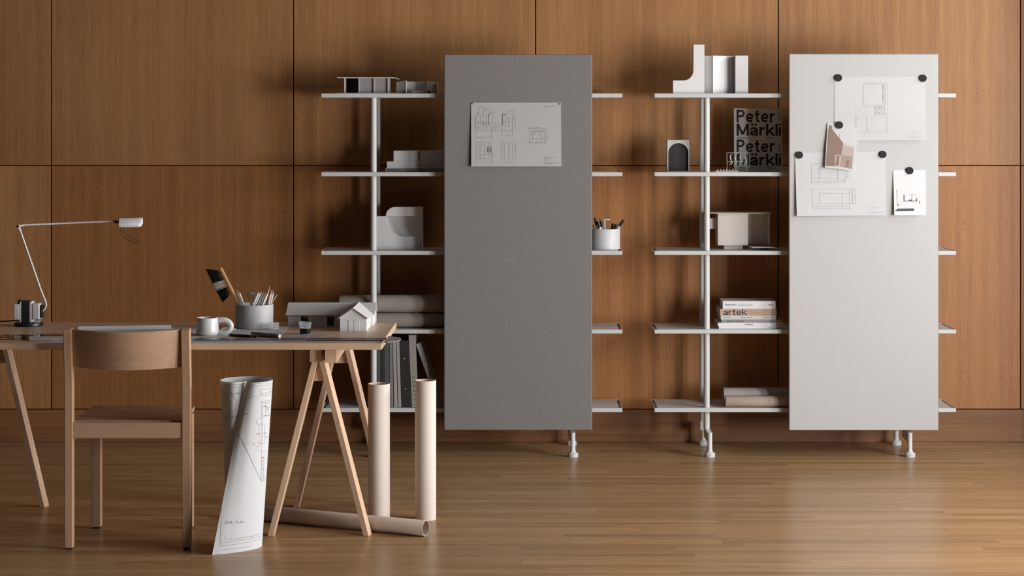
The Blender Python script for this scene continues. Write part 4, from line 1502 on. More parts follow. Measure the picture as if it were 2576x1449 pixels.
# ================================================================== CHAIR
xl0, xl1, xr0, xr1 = -1.670, -1.641, -1.253, -1.222
t = thing('dining_chair', 'light wooden chair with curved backrest pulled up to the desk', 'chair', (-1.45, 7.13, 0))
prof = [(6.946, .007), (6.976, .007), (6.976, .585), (6.954, .7895), (6.924, .783), (6.946, .585)]
for a, b in ((xl0, xl1), (xr0, xr1)):
    o = MB().prism([(a, y, z) for y, z in prof], (b - a, 0, 0)).build('leg', 'chair_z', t, bevel=.0025)
    bx('foot_glide', 'rubber', o, a + .004, b - .004, 6.950, 6.972, 0, .0072)
for a, b in ((-1.657, -1.6225), (-1.3125, -1.278)):
    o = MB().box(a, b, 7.31, 7.342, .007, .43).build('leg', 'chair_z', t, bevel=.002)
    bx('foot_glide', 'rubber', o, a + .004, b - .004, 7.314, 7.338, 0, .0072)
bx('rear_apron', 'chair_x', t, xl1 - .001, xr0 + .001, 6.949, 6.973, .396, .452, bevel=.0015)
bx('front_apron', 'chair_x', t, -1.6225, -1.3125, 7.316, 7.336, .39, .437)
for xa, xb_ in ((-1.645, -1.643), (-1.26, -1.29)):
    MB().hexa([(xa - .009, 6.974, .39), (xa + .009, 6.974, .39), (xb_ + .009, 7.312, .39), (xb_ - .009, 7.312, .39)],
              [(xa - .009, 6.974, .438), (xa + .009, 6.974, .438), (xb_ + .009, 7.312, .438), (xb_ - .009, 7.312, .438)]).build('side_rail', 'chair_x', t)


def seat_fn(u, v):
    xa = -1.641 + (-1.659 + 1.641) * v
    xb_ = -1.254 + (-1.277 + 1.254) * v
    x = xa + (xb_ - xa) * u
    y = 6.974 + (7.346 - 6.974) * v
    return Vector((x, y, .4555 - .006 * math.sin(math.pi * u) ** 1.5 * math.sin(math.pi * v)))


m = MB().grid(seat_fn, 14, 12)
nb = len(m.v)
m2 = MB().grid(lambda u, v: Vector((seat_fn(u, v).x, seat_fn(u, v).y, .4395)), 14, 12)
m.add(m2.v, [f[::-1] for f in m2.f], True)
nu, nv = 14, 12
ring = [i for i in range(nu + 1)] + [(nu + 1) * j + nu for j in range(1, nv + 1)] + [(nu + 1) * nv + i for i in range(nu - 1, -1, -1)] + [(nu + 1) * j for j in range(nv - 1, 0, -1)]
m.f += [(ring[i], ring[(i + 1) % len(ring)], ring[(i + 1) % len(ring)] + nb, ring[i] + nb) for i in range(len(ring))]
m.smooth += [False] * len(ring)
m.build('seat', 'chair_x', t)


def back_pt(u, v, side):
    x = xl1 + (xr0 - xl1) * u
    bow = math.sin(math.pi * u)
    z = .648 + (.7845 - .648) * v - .0045 * bow
    y = 6.958 - .024 * v - .062 * bow * (0.9 + .1 * v) + (0.012 if side else 0)
    return Vector((x, y, z))


m = MB().grid(lambda u, v: back_pt(u, v, 0), 24, 6)
nb = len(m.v)
m2 = MB().grid(lambda u, v: back_pt(u, v, 1), 24, 6)
m.add(m2.v, [f[::-1] for f in m2.f], True)
nu, nv = 24, 6
ring = [i for i in range(nu + 1)] + [(nu + 1) * j + nu for j in range(1, nv + 1)] + [(nu + 1) * nv + i for i in range(nu - 1, -1, -1)] + [(nu + 1) * j for j in range(nv - 1, 0, -1)]
m.f += [(ring[i], ring[(i + 1) % len(ring)], ring[(i + 1) % len(ring)] + nb, ring[i] + nb) for i in range(len(ring))]
m.smooth += [False] * len(ring)
m.build('backrest', 'chair_x', t)

# ================================================================== ON THE DESK
T = lambda px, py, dz=0.0: on_plane(px, py, HT + dz)


def flat_sheet(name, label, cat, pxs, z, mat, th=.0004, group=None):
    pts = [on_plane(x, y, z) for x, y in pxs]
    m = MB().prism([Vector((p.x, p.y, z)) for p in pts], (0, 0, th))
    o = m.build(name, mat)
    tag(o, label, cat, group)
    return o, bvh_of(m)


# large drawing sheet
o, v = flat_sheet('large_drawing', 'large sheet of paper spread on the desk under the mug', 'drawing', [(113, 863), (694, 861.5), (728.5, 822), (205, 824)], HT + .0003, 'paper', .0005)
lines_on('printed_lines', v, [[(480, 857.8), (668, 857.8)], [(660, 860), (713, 825)], [(640, 858), (662, 851)], [(500, 832), (600, 832)], [(520, 840), (640, 834)], [(150, 858), (440, 857)]], .0016, 'ink_grey', o, lift=.0003)
o, v = flat_sheet('tracing_film', 'pale violet tracing film lying under the small glass', 'film', [(719, 838.5), (838, 841.2), (800, 851), (762, 857.5), (690, 860)], HT + .0012, 'trace_film', .0003)

# T-square
t = thing('t_square', 'long grey drafting T-square with metal head hanging over the desk edge', 'ruler', T(760, 853))
z = HT + .0022
a = [on_plane(488, 855.8, z), on_plane(968, 855.8, z), on_plane(980, 850.2, z), on_plane(505, 850.2, z)]
MB().prism([Vector((p.x, p.y, z)) for p in a], (0, 0, .0016)).build('blade', 'steel_dark', t)
Zt = zoomer(920, 830, 6.3)
pts = [on_plane(x, y, z + .0018) for x, y in Zt((285, 202), (330, 138), (362, 106), (545, 130), (562, 150), (545, 176), (350, 205))]
MB().prism(pts, (0, 0, .0022)).build('head', 'steel', t, bevel=.0006)
for q in ((340, 132), (536, 132), (548, 152)):
    p = on_plane(*Zt(q)[0], z + .004)
    MB().lathe([(.0022, 0), (.0022, .0008), (.001, .0016), (.0001, .0017)], p, 12).build('rivet', 'steel', t)

# drafting templates and papers at the left
z = HT + .0012


def template(label, px0, py0, px1, py1, cells, lift):
    """thin tinted plate with a row of round cut-outs"""
    A, B_, C, Dq = on_plane(px0, py1, HT + lift), on_plane(px1, py1, HT + lift), on_plane(px1, py0, HT + lift), on_plane(px0, py0, HT + lift)
    m = MB()
    Zl = HT + lift
    for r_ in range(2):
        for c_ in range(cells):
            u0, u1 = c_ / cells, (c_ + 1) / cells
            v0, v1 = r_ / 2, (r_ + 1) / 2
            f = lambda u, v: (A.lerp(B_, u)).lerp(Dq.lerp(C, u), v)
            rad = .26 + .14 * ((c_ * 7 + r_ * 3) % 5) / 4
            n = 16
            sq, ci = [], []
            for k in range(n):
                th = 2 * math.pi * (k + .5) / n
                cx, cy = math.cos(th), math.sin(th)
                q = max(abs(cx), abs(cy))
                sq.append(f(u0 + (u1 - u0) * (.5 + .5 * cx / q), v0 + (v1 - v0) * (.5 + .5 * cy / q)))
                ci.append(f(u0 + (u1 - u0) * (.5 + rad * cx), v0 + (v1 - v0) * (.5 + rad * cy)))
            th_ = Vector((0, 0, .0013))
            vs = sq + ci + [p + th_ for p in sq] + [p + th_ for p in ci]
            fs = []
            for k in range(n):
                k2 = (k + 1) % n
                fs += [(k, k2, n + k2, n + k), (2 * n + k, 3 * n + k, 3 * n + k2, 2 * n + k2), (n + k, n + k2, 3 * n + k2, 3 * n + k), (k, 2 * n + k, 2 * n + k2, k2)]
            m.add(vs, fs)
    o = m.build('drafting_template', 'template_tint', fixn=False)
    tag(o, label, 'template', 'tinted templates on the desk')


template('dark tinted circle template lying on the desk left of the chair', -60, 842.5, 120, 854.5, 6, .001)
template('second dark tinted template partly hidden behind the chair', 90, 840, 235, 848, 5, .0035)
o, v = flat_sheet('sketch_pad', 'thin grey sketch pad lying half behind the chair post', 'paper pad', [(74, 857.5), (250, 855.5), (250, 849.5), (73, 851)], HT + .0012, 'card_grey', .006)
o, v = flat_sheet('pad_cover', 'white cover sheet on top of the thin grey sketch pad', 'paper', [(73, 850.6), (72, 849.2), (250, 847.6), (250, 849)], HT + .0076, 'paper', .0008)

# triangular scale ruler
p, q = T(196, 829.5), T(430, 826.5)
d = (q - p).normalized()
s = Vector((-d.y, d.x, 0))
w = .030
tri = [p - s * w / 2, p + s * w / 2, p + Vector((0, 0, .013))]
t = thing('scale_ruler', 'white triangular scale ruler lying on the desk behind the chair', 'ruler', (p + q) / 2)
m = MB().prism([v_ + Vector((0, 0, .0006)) for v_ in tri], q - p)
m.build('body', 'ruler_white', t, bevel=.001)
tk = MB()
n0 = (tri[2] - tri[0]).normalized()
up = d.cross(n0)
if up.y > 0:
    up = -up
for k in range(1, 46):
    a = tri[0].lerp(tri[2], .12) + d * ((q - p).length * k / 46) + up * .0009 + Vector((0, 0, .0006))
    h = .0075 if k % 5 == 0 else .004
    e_ = d * .0005
    tk.add([a - e_, a + e_, a + e_ + n0 * h, a - e_ + n0 * h], [(0, 1, 2, 3)])
tk.build('tick_marks', 'ink_grey', t, fixn=False)

# ---- mug
D = 7.275
s_ = S(D)
c = T(522.5, 843)
D = c.y
r = .0425
t = thing('mug', 'chunky off-white ceramic mug with a thick loop handle', 'mug', c)
h = .0655
pr = [(.030, 0), (.036, .0008), (.0415, .006), (.0428, .013), (.0415, .022), (.0408, .034), (.0408, h - .004), (.0400, h - .0012), (.0388, h), (.0374, h - .0012), (.0366, h - .006), (.0366, .012), (.033, .007), (.0001, .006)]
MB().lathe(pr, c, 56).build('body', 'ceramic', t)
cx = c.x + .0400
path = []
for k in range(25):
    a = math.pi * .5 - math.pi * k / 24
    path.append(Vector((cx + .014 + .0325 * math.cos(a), c.y - .004, c.z + .0335 + .0235 * math.sin(a))))
path = [Vector((c.x + .030, c.y - .002, c.z + .0575))] + path + [Vector((c.x + .030, c.y - .002, c.z + .0095))]
MB().tube(path, [.0108] * len(path), 20).build('handle', 'ceramic', t)

# ---- pencil cup
c = T(640, 824.5)
R = .0725
PC = organiser('organiser_cup', 'grey round organiser cup full of pencils on the desk', c.x, c.y, HT + .0009, R, .0905, 'cup_grey', .134, .0275)
cz = HT + .0009
Z7 = lambda x, y: (480 + x / 6.9, 660 + y / 6.9)
grp = 'pencils in the desk cup'


def pencil(label, tip, p0, p1, dd, r, kind, name='pencil'):
    """tip, p0 (shoulder), p1 (lower point) in enlarged crop coordinates"""
    D = c.y + dd
    a = W(*Z7(*tip), D)
    b = W(*Z7(*p0), D)
    e = W(*Z7(*p1), D)
    d = (e - b).normalized()
    L = (b.z - (cz + .008)) / -d.z
    foot = b + d * L
    rad = Vector((foot.x - c.x, foot.y - c.y, 0))
    lim = R - .0045 - r * 1.5
    if rad.length > lim:
        k = Vector((c.x, c.y, 0)) + rad.normalized() * lim
        foot = Vector((k.x, k.y, foot.z))
    t = thing(name, label, 'pencil' if name == 'pencil' else 'brush', foot, grp)
    MB().tube([b, foot], [r, r], 10).build('barrel', {'w': 'pencil_white', 'b': 'pencil_wood', 'g': 'book_light', 's': 'steel_dark'}[kind], t)
    MB().tube([a, b.lerp(a, .12), b], [.0006, r * .9, r], 10).build('tip', 'pencil_wood', t)


PEN = [('white pencil leaning left, nearest the brush handle', (728, 535), (752, 572), (860, 742), .012, .0034, 'w'),
       ('white pencil leaning left, tallest of the left three', (803, 482), (812, 535), (888, 742), .024, .0032, 'w'),
       ('white pencil leaning left, rightmost of the left three', (838, 505), (848, 545), (928, 745), -.012, .0034, 'w'),
       ('white pencil leaning right, first right of the cup handle', (1182, 500), (1168, 540), (1075, 750), -.030, .0036, 'w'),
       ('white pencil leaning right, second right of the cup handle', (1220, 498), (1206, 540), (1113, 750), -.022, .0036, 'w'),
       ('white pencil leaning right, third right of the cup handle', (1257, 505), (1244, 545), (1150, 750), -.014, .0036, 'w'),
       ('white pencil leaning right, fourth right of the cup handle', (1300, 500), (1284, 545), (1190, 750), -.022, .0036, 'w'),
       ('white pencil leaning right, fifth right of the cup handle', (1348, 500), (1330, 545), (1240, 750), -.030, .0038, 'w'),
       ('red-brown pencil rising highest in the desk cup', (1370, 400), (1345, 500), (1275, 740), .004, .0034, 'b'),
       ('grey pencil with pale wooden point near the right rim', (1395, 470), (1385, 555), (1345, 735), -.012, .0042, 'g'),
       ('pale grey paint tube, rightmost wide one in the desk cup', (1425, 480), (1420, 555), (1378, 735), .010, .0046, 'g'),
       ('thin brown pencil leaning far right over the cup rim', (1508, 553), (1470, 590), (1390, 735), .022, .0030, 'b'),
       ('dark steel divider leg standing left of the cup handle', (975, 520), (985, 545), (1052, 725), -.008, .0024, 's')]
for lab, tip, p0, p1, dd, r, kd in PEN:
    pencil(lab, tip, p0, p1, dd, r, kd, 'pencil' if kd != 's' and 'tube' not in lab else ('paint_tube' if 'tube' in lab else 'divider_leg'))

# ---- dusting brush standing in the cup
D = c.y + .0
t = thing('dusting_brush', 'black and white dusting brush with wooden handle in the desk cup', 'brush', (c.x - .02, D, cz))
hp = [(523, 95), (560, 170), (610, 270), (665, 380), (715, 475), (770, 590), (850, 745)]
pts = [W(*Z7(*p), D + .002) for p in hp]
dlast = (pts[-1] - pts[-2]).normalized()
pts.append(pts[-1] + dlast * ((pts[-1].z - cz - .012) / -dlast.z))
if (Vector((pts[-1].x - c.x, 0, 0))).length > R - .02:
    pts[-1].x = c.x + (R - .02) * (1 if pts[-1].x > c.x else -1)
m = MB()
for i in range(len(pts) - 1):
    pass
w_, th_ = .026, .0065
sec = []
for i, p in enumerate(pts):
    tg = (pts[min(i + 1, len(pts) - 1)] - pts[max(i - 1, 0)]).normalized()
    nrm = Vector((0, 1, 0)).cross(tg).normalized()
    ww = w_ if i < 5 else .014
    sec += [p - nrm * th_ / 2 + Vector((0, -ww / 2, 0)), p + nrm * th_ / 2 + Vector((0, -ww / 2, 0)), p + nrm * th_ / 2 + Vector((0, ww / 2, 0)), p - nrm * th_ / 2 + Vector((0, ww / 2, 0))]
fs = [(0, 1, 2, 3), tuple(len(sec) - 4 + k for k in (3, 2, 1, 0))]
for i in range(len(pts) - 1):
    for k in range(4):
        k2 = (k + 1) % 4
        fs.append((4 * i + k, 4 * i + k2, 4 * i + 4 + k2, 4 * i + 4 + k))
m.add(sec, fs)
m.build('handle', 'brush_wood', t, bevel=.0012)
rb = random.Random(11)
for nm, t0, t1, mt, cnt in (('black_bristles', 0.0, .42, 'bristle_black', 420), ('white_bristles', .42, .66, 'bristle_pale', 260), ('black_bristles', .66, 1.0, 'bristle_black', 340)):
    m = MB()
    for k in range(cnt):
        u = t0 + (t1 - t0) * rb.random()
        row_ = rb.random()
        yy = D + .002 + (row_ - .5) * .022
        tuft = round(u * 15) / 15
        ub = u * .35 + tuft * .65
        b = W(*Z7(505 + (690 - 505) * ub, 150 + (545 - 150) * ub), yy)
        q = rb.random()
        e = W(*Z7(262 + (545 - 262) * u + 26 * (rb.random() - .5), 120 + (690 - 120) * u + 22 * (rb.random() - .5) - 10 * math.sin(u * 9)), yy + (row_ - .5) * .02 + .004 * (q - .5))
        mid = b.lerp(e, .55) + Vector((0, .004 * (rb.random() - .5), .003 * (rb.random() - .3)))
        m.tube([b, mid, e], [.0008, .0009, .0003], 3, cap=False)
    o = m.build(nm, mt, t, fixn=False)
    o['kind'] = 'stuff'

# ---- clear dishes
def dish(label, px, py, r, n, z0):
    c = T(px, py)
    t = thing('petri_dish', label, 'dish', (c.x, c.y, z0), 'clear plastic dishes on the desk')
    for k in range(n):
        z = z0 + k * .0088
        MB().lathe([(.0001, 0), (r - .0006, 0), (r, .0006), (r, .0078), (r - .0008, .0082), (r - .0016, .0078), (r - .0016, .0018), (.0001, .0018)], (c.x, c.y, z), 40).build('dish_body' if n == 1 else 'dish_layer', 'clear_plastic', t)
    return t


dish('stack of clear round plastic dishes right of the pencil cup', 682, 828.5, .0305, 3, HT + .001)
dish('single low clear dish behind the mug handle', 575, 831, .028, 1, HT + .001)

# ---- pens on the drawing
def lying(name, label, cat, pa, pb, r, cuts, z0, group=None, seg=18):
    a, b = on_plane(*pa, z0), on_plane(*pb, z0)
    a.z = b.z = z0 + r
    t = thing(name, label, cat, ((a.x + b.x) / 2, (a.y + b.y) / 2, z0), group)
    for nm, u0, u1, mt, k in cuts:
        MB().tube([a.lerp(b, u0), a.lerp(b, u0 + .01), a.lerp(b, u1 - .01), a.lerp(b, u1)], [r * k * .93, r * k, r * k, r * k * .93], seg).build(nm, mt, t)
    return t


lying('marker_pen', 'thick dark grey marker lying right of the black pen', 'marker', (634, 845), (703.5, 851), .0078, [('barrel', 0, .62, 'marker_grey', .99), ('cap', .621, .95, 'marker_grey', 1.0), ('end_plug', .951, 1, 'book_light', .9)], HT + .0009)
lying('fineliner', 'slim black pen lying in front of the mug handle', 'pen', (574, 845.5), (646, 850.5), .0050, [('tip', 0, .06, 'steel_dark', .4), ('barrel', .06, .84, 'black_plastic', 1), ('clip_ring', .841, .89, 'steel', 1.02), ('cap', .891, 1, 'black_plastic', .95)], HT + .0009)

# ---- small glass with dark coffee
c = T(767.5, 840.5)
z0 = HT + .0017
t = thing('coffee_glass', 'small clear glass half full of black coffee', 'glass', (c.x, c.y, z0))
rb_, rt = .0196, .0246
h = .0445
pr = [(.0001, 0), (rb_ - .001, 0), (rb_, .001), (rb_ + .001, .019), (rt - .0016, .026), (rt, h - .001), (rt - .0007, h), (rt - .0014, h - .001), (rt - .003, .027), (rb_ - .0006, .019), (rb_ - .0015, .003), (.0001, .003)]
MB().lathe(pr, (c.x, c.y, z0), 48).build('tumbler', 'clear_glass', t)
MB().lathe([(.0001, .0012), (rb_ - .0004, .0012), (rb_ + .0002, .0024), (rb_ + .0012, .0205), (.0001, .0205)], (c.x, c.y, z0), 40).build('coffee', 'coffee', t)

# ---- house model with cross gable
t = thing('house_model', 'grey card model of a long gabled house with cross wing on the desk', 'model', (-.78, 7.56, HT))
x0, x1 = -.955, -.628
yf, yr, yb = 7.578, 7.648, 7.718
ze, zr_ = HT + .0475, HT + .083
th = .0025
fx = lambda px: (px - VX) * yf / F
fz = lambda py: EYE - (py - VY) * yf / F
m = MB()
o1 = (fx(756.6), fx(775.2), fz(810.5), fz(796))
o2 = (fx(823.2), fx(841), HT, fz(796))
m.box(x0, o1[0], yf, yf + th, HT, ze).box(o1[1], o2[0], yf, yf + th, HT, ze).box(o2[1], x1, yf, yf + th, HT, ze)
m.box(o1[0], o1[1], yf, yf + th, HT, o1[2]).box(o1[0], o1[1], yf, yf + th, o1[3], ze).box(o2[0], o2[1], yf, yf + th, o2[3], ze)
m.build('front_wall', 'card_grey', t)
m = MB()
bo0, bo1 = (766.8 - VX) * yb / F, (785 - VX) * yb / F
m.box(x0, bo0, yb - th, yb, HT, ze).box(bo1, x1, yb - th, yb, HT, ze).box(bo0, bo1, yb - th, yb, HT, HT + .016).box(bo0, bo1, yb - th, yb, HT + .043, ze)
m.build('rear_wall', 'card_grey', t)
for nm, xa in (('left_gable', x0), ('right_gable', x1 - th)):
    MB().prism([(xa, yf + th, HT), (xa, yb - th, HT), (xa, yb - th, ze), (xa, yr, zr_ - .003), (xa, yf + th, ze)], (th, 0, 0)).build(nm, 'card_grey', t)
rt_ = .0022
ov = .008
sl = (zr_ - ze) / (yr - yf)
for nm, ya, sgn in (('front_roof', yf, 1), ('rear_roof', yb, -1)):
    ylow = ya - sgn * .010
    zlow = ze - sl * .010 + .0012
    MB().hexa([(x0 - ov, ylow, zlow), (x1 + ov, ylow, zlow), (x1 + ov, yr, zr_ + .0012), (x0 - ov, yr, zr_ + .0012)],
              [(x0 - ov, ylow, zlow + rt_), (x1 + ov, ylow, zlow + rt_), (x1 + ov, yr, zr_ + .0012 + rt_), (x0 - ov, yr, zr_ + .0012 + rt_)]).build(nm, 'card_grey', t)
for px in (741.4, 808.5, 788.8, 826 - 3.5):
    bx('panel_joint', 'card_dim', t, fx(px) - .0004, fx(px) + .0004, yf - .0003, yf + .0004, HT + .0005, ze - .0005)
# cross wing
yg = 7.395
g0, g1 = (855.4 - VX) * yg / F, (922 - VX) * yg / F
gm = (g0 + g1) / 2
zge, zgr = HT + .0515, HT + .0860
MB().prism([(g0, yg, HT), (g1, yg, HT), (g1, yg, zge), (gm, yg, zgr - .001), (g0, yg, zge)], (0, th, 0)).build('wing_gable', 'card_grey', t)
bx('wing_left_wall', 'card_grey', t, g0, g0 + th, yg + th, yf, HT, zge)
# right wall with two slots
wr_ = MB()
ys = [yg + th, yg + .034, yg + .044, yg + .1, yg + .111, yf]
for a, b in ((0, 1), (2, 3), (4, 5)):
    wr_.box(g1 - th, g1, ys[a], ys[b], HT, zge)
for a, b in ((1, 2), (3, 4)):
    wr_.box(g1 - th, g1, ys[a], ys[b], HT, HT + .018).box(g1 - th, g1, ys[a], ys[b], HT + .036, zge)
wr_.build('wing_right_wall', 'card_white', t)  # paler than the other walls: light from the right put into the colour
yb2 = yr - .002
s2 = (zgr - zge) / (g1 - gm)
for nm, xe, sgn in (('wing_left_roof', g0, -1), ('wing_right_roof', g1, 1)):
    xo = xe + sgn * .0085
    zo = zge - s2 * .0085 + .001
    yo = yg - .008
    yback = yf + .004 if sgn < 0 else yf + .004
    q = [(xo, yo, zo), (gm, yo, zgr + .001), (gm, yb2, zgr + .001), (xo, yf - .004, zo)]
    if sgn < 0:
        q = [q[1], q[0], q[3], q[2]]
    MB().prism([Vector(p) for p in q], (0, 0, rt_)).build(nm, 'card_white' if sgn > 0 else 'card_grey', t)  # right slope paler, its brighter light is painted in
gx = lambda px: (px - VX) * yg / F
for pa, pb in ((876.5, 889.5), (890.5, 904.3)):
    d_ = bx('door_leaf', 'card_grey', t, gx(pa), gx(pb), yg - .0010, yg + .0002, HT + .0008, HT + .0425)
    bx('door_joint', 'card_dim', d_, gx(pa) - .0003, gx(pa) + .0001, yg - .0012, yg - .0002, HT + .0008, HT + .0425)

# ---- desk lamp
c = T(72.5, 819.5)
D = c.y
LP = lambda px, py, d=0.0: Vector(((px - VX) * D / F, D + d, EYE - (py - VY) * D / F))
t = thing('desk_lamp', 'white and black jointed desk lamp at the left end of the desk', 'lamp', c)
MB().lathe([(.052, 0), (.0545, .002), (.0548, .010), (.0535, .0135), (.050, .0145), (.0001, .0148)], c, 56).build('base', 'black_plastic', t)
zb_ = c.z + .0148
# black core
a, b = LP(56.8, 0), LP(77, 0)
core = MB().hexa([(LP(53, 0).x, D - .02, zb_), (LP(80, 0).x, D - .02, zb_), (LP(80, 0).x, D + .018, zb_), (LP(53, 0).x, D + .018, zb_)], [(a.x, D - .02, zb_ + .012), (b.x, D - .02, zb_ + .012), (b.x, D + .018, zb_ + .012), (a.x, D + .018, zb_ + .012)])
core.box(a.x, b.x, D - .02, D + .018, zb_ + .012, LP(0, 762).z)
core.hexa([(a.x, D - .02, LP(0, 762).z), (b.x, D - .02, LP(0, 762).z), (b.x, D + .018, LP(0, 762).z), (a.x, D + .018, LP(0, 762).z)], [(LP(53, 0).x, D - .02, LP(0, 756.5).z), (LP(80.5, 0).x, D - .02, LP(0, 756.5).z), (LP(80.5, 0).x, D + .018, LP(0, 756.5).z), (LP(53, 0).x, D + .018, LP(0, 756.5).z)])
core.build('core', 'black_matte', t)
for pa, pb in ((53, 56.6), (77.2, 83.5)):
    m = MB().box(LP(pa, 0).x, LP(pb, 0).x, D - .0205, D + .022, zb_ + .001, LP(0, 757).z)
    m.build('side_plate', 'lamp_white', t, bevel=.0015)
bx('foot_plate', 'lamp_white', t, LP(80, 0).x, LP(100, 0).x, D - .02, D + .018, zb_ + .0005, zb_ + .004, bevel=.001)
bx('transformer', 'lamp_white', t, LP(37.3, 0).x, LP(52.8, 0).x, D - .021, D + .021, LP(0, 804).z, LP(0, 763.5).z, bevel=.004)
bx('transformer', 'lamp_white', t, LP(83.7, 0).x, LP(103, 0).x, D - .022, D + .022, LP(0, 803).z, LP(0, 762).z, bevel=.005)
bx('dimmer_panel', 'black_matte', t, LP(101, 0).x, LP(108.5, 0).x, D - .018, D + .018, LP(0, 799).z, LP(0, 767).z, bevel=.003)
bx('switch', 'black_matte', t, LP(45.5, 0).x, LP(53, 0).x, D - .008, D + .008, LP(0, 763.5).z, LP(0, 753.5).z, bevel=.002)
arm = [(107, 782), (112, 777.5), (115.2, 772), (116.2, 767), (115, 760), (102, 728), (80, 664), (50.5, 579)]
MB().tube([LP(*p) for p in arm], .0037, 14).build('lower_arm', 'lamp_white', t)
J = LP(46.8, 570)
m = MB().tube([LP(46.8, 570, -.009), LP(46.8, 570, .009)], .0068, 20)
m.tube([LP(47.2, 573), LP(50.5, 580)], .0052, 12)
m.build('elbow', 'lamp_white', t)
MB().tube([LP(46.4, 569.5, -.0125), LP(46.4, 569.5, -.0085)], .0048, 18).build('knob', 'black_plastic', t)
MB().tube([LP(48, 567.8), LP(60, 566.5), LP(61, 566), LP(280, 556.7), LP(288, 556.4)], [.0048, .0044, .0034, .0034, .0042], 14).build('upper_arm', 'lamp_white', t)
m = MB().tube([LP(293.8, 558.5, -.008), LP(293.8, 558.5, .008)], .0056, 18)
m.tube([LP(286, 556.4), LP(303, 559.5)], .0052, 12)
m.build('head_joint', 'marker_grey', t)
MB().tube([LP(293.8, 558.3, -.011), LP(293.8, 558.3, -.0075)], .0046, 18).build('knob', 'black_plastic', t)
# head: arched housing, open below
n = 14
prof = [(-.026, 0.0)] + [(-.026 * math.cos(math.pi * k / n), .013 + .024 * math.sin(math.pi * k / n)) for k in range(n + 1)] + [(.026, 0.0)]
zbot = LP(0, 570.8).z
xa, xb_ = LP(302.8, 0).x, LP(351, 0).x
xc = LP(358.6, 0).x
m = MB()
ring0 = [Vector((xa, D + y, zbot + z)) for y, z in prof]
ring1 = [Vector((xb_ + .002, D + y, zbot + z)) for y, z in prof]
ring2 = [Vector((xc - (.0085 if z < .008 else 0) - .003 * abs(y) / .026, D + y * .9, zbot + z * .95 + .0005)) for y, z in prof]
k = len(prof)
m.add(ring0 + ring1 + ring2, [(i, i + 1, k + i + 1, k + i) for i in range(k - 1)] + [(k + i, k + i + 1, 2 * k + i + 1, 2 * k + i) for i in range(k - 1)] + [tuple(range(k - 1, -1, -1)), tuple(2 * k + i for i in range(k))], True)
hd = m.build('lamp_head', 'lamp_white', t)
for q in range(9):
    x = xa + (xb_ - xa) * (.12 + .8 * q / 8)
    MB().box(x - .0018, x + .0012, D - .010, D + .010, zbot + .0365, zbot + .0378).build('vent_slot', 'black_matte', hd)
wp = [(303, 571), (303.4, 582), (308, 592), (316, 600), (326, 605.5), (339, 609.5), (348, 610.5), (350.8, 607), (346, 603), (334, 599), (322, 594), (313, 585), (310, 577), (310, 571)]
MB().tube([LP(*p) for p in wp], .0010, 6).build('wire_loop', 'black_matte', t)
cord = [LP(50, 803.5, .02), LP(47, 806.5, .035), LP(40, 808.5, .05), LP(20, 811, .06), LP(0, 812.5, .065), LP(-260, 816, .07)]
for i in range(2, 6):
    cord[i].z = max(cord[i].z, HT + .0035)
MB().tube(cord, .0027, 8).build('power_cord', 'black_plastic', t)

# ================================================================== ON THE FLOOR
# ---- standing tubes
def stand_tube(label, x0, x1, yb_, yt):
    """pixel sides, lowest point of the foot, topmost point of the rim"""
    Df = F * EYE / (yb_ - VY)
    r = (x1 - x0) / 2 * Df / F
    D = Df + r
    r = (x1 - x0) / 2 * D / F
    xm = ((x0 + x1) / 2 - VX) * D / F
    zt = EYE - (yt - VY) * (D + r) / F
    return pipe('cardboard_tube', label, 'tube', (xm, D, 0.0), (xm, D, zt), r, .0025, 'kraft', 'cardboard tubes standing by the desk')


stand_tube('upright cardboard tube nearer the trestle leg', 926, 980.8, 1310, 961.2)
stand_tube('upright cardboard tube nearer the grey felt panel', 1043.8, 1097, 1311, 952.8)
# lying tube: right end nearer
pa = on_plane(1070, 1353.5, 0.0)
r = .0290
pb = on_plane(655, 1313.5, 0.0)
pb2 = pb + (pb - pa).normalized() * .12
pipe('cardboard_tube', 'long cardboard tube lying on the floor behind the trestle feet', 'tube', (pa.x, pa.y + r, r + .0003), (pb2.x, pb2.y + r, r + .0003), r, .0022, 'kraft_brown', 'cardboard tubes on the floor')

# ---- big rolled drawing
def catmull(pts, u):
    n = len(pts) - 1
    x = min(max(u, 0), 1) * n
    i = min(int(x), n - 1)
    f = x - i
    P0, P1, P2, P3 = pts[max(i - 1, 0)], pts[i], pts[i + 1], pts[min(i + 2, n)]
    o = []
    for k in range(2):
        a, b, c_, d = P0[k], P1[k], P2[k], P3[k]
        o.append(.5 * (2 * b + (c_ - a) * f + (2 * a - 5 * b + 4 * c_ - d) * f * f + (3 * b - a - 3 * c_ + d) * f ** 3))
    return o


rt = .0925
topc = [(.07, -.60), (.20, -.80), (.48, -.86), (.80, -.60), (1.0, 0), (.74, .70), (0, 1.0), (-.72, .72), (-1.0, .05), (-.86, -.50), (-.46, -.80), (-.08, -.66), (.06, -.38), (-.05, -.1)]
topc = [(-1.028 + x * rt, 6.985 + y * rt) for x, y in topc]
bot = [(-.0950, -.1440), (-.055, -.128), (-.005, -.098), (.040, -.052), (.059, -.004), (.046, .045), (0, .062), (-.045, .045), (-.062, 0), (-.052, -.036), (-.028, -.054), (0.0, -.040), (.006, -.024), (0, -.008)]
botc = [(-1.0370 + x, 7.010 + y) for x, y in bot]
zt = EYE - (955 - VY) * 6.985 / F


def roll(u, v):
    a, b = catmull(topc, u), catmull(botc, u)
    w = v
    x, y = a[0] + (b[0] - a[0]) * w, a[1] + (b[1] - a[1]) * w
    return Vector((x, y, .0003 + (zt - .0003) * (1 - v)))


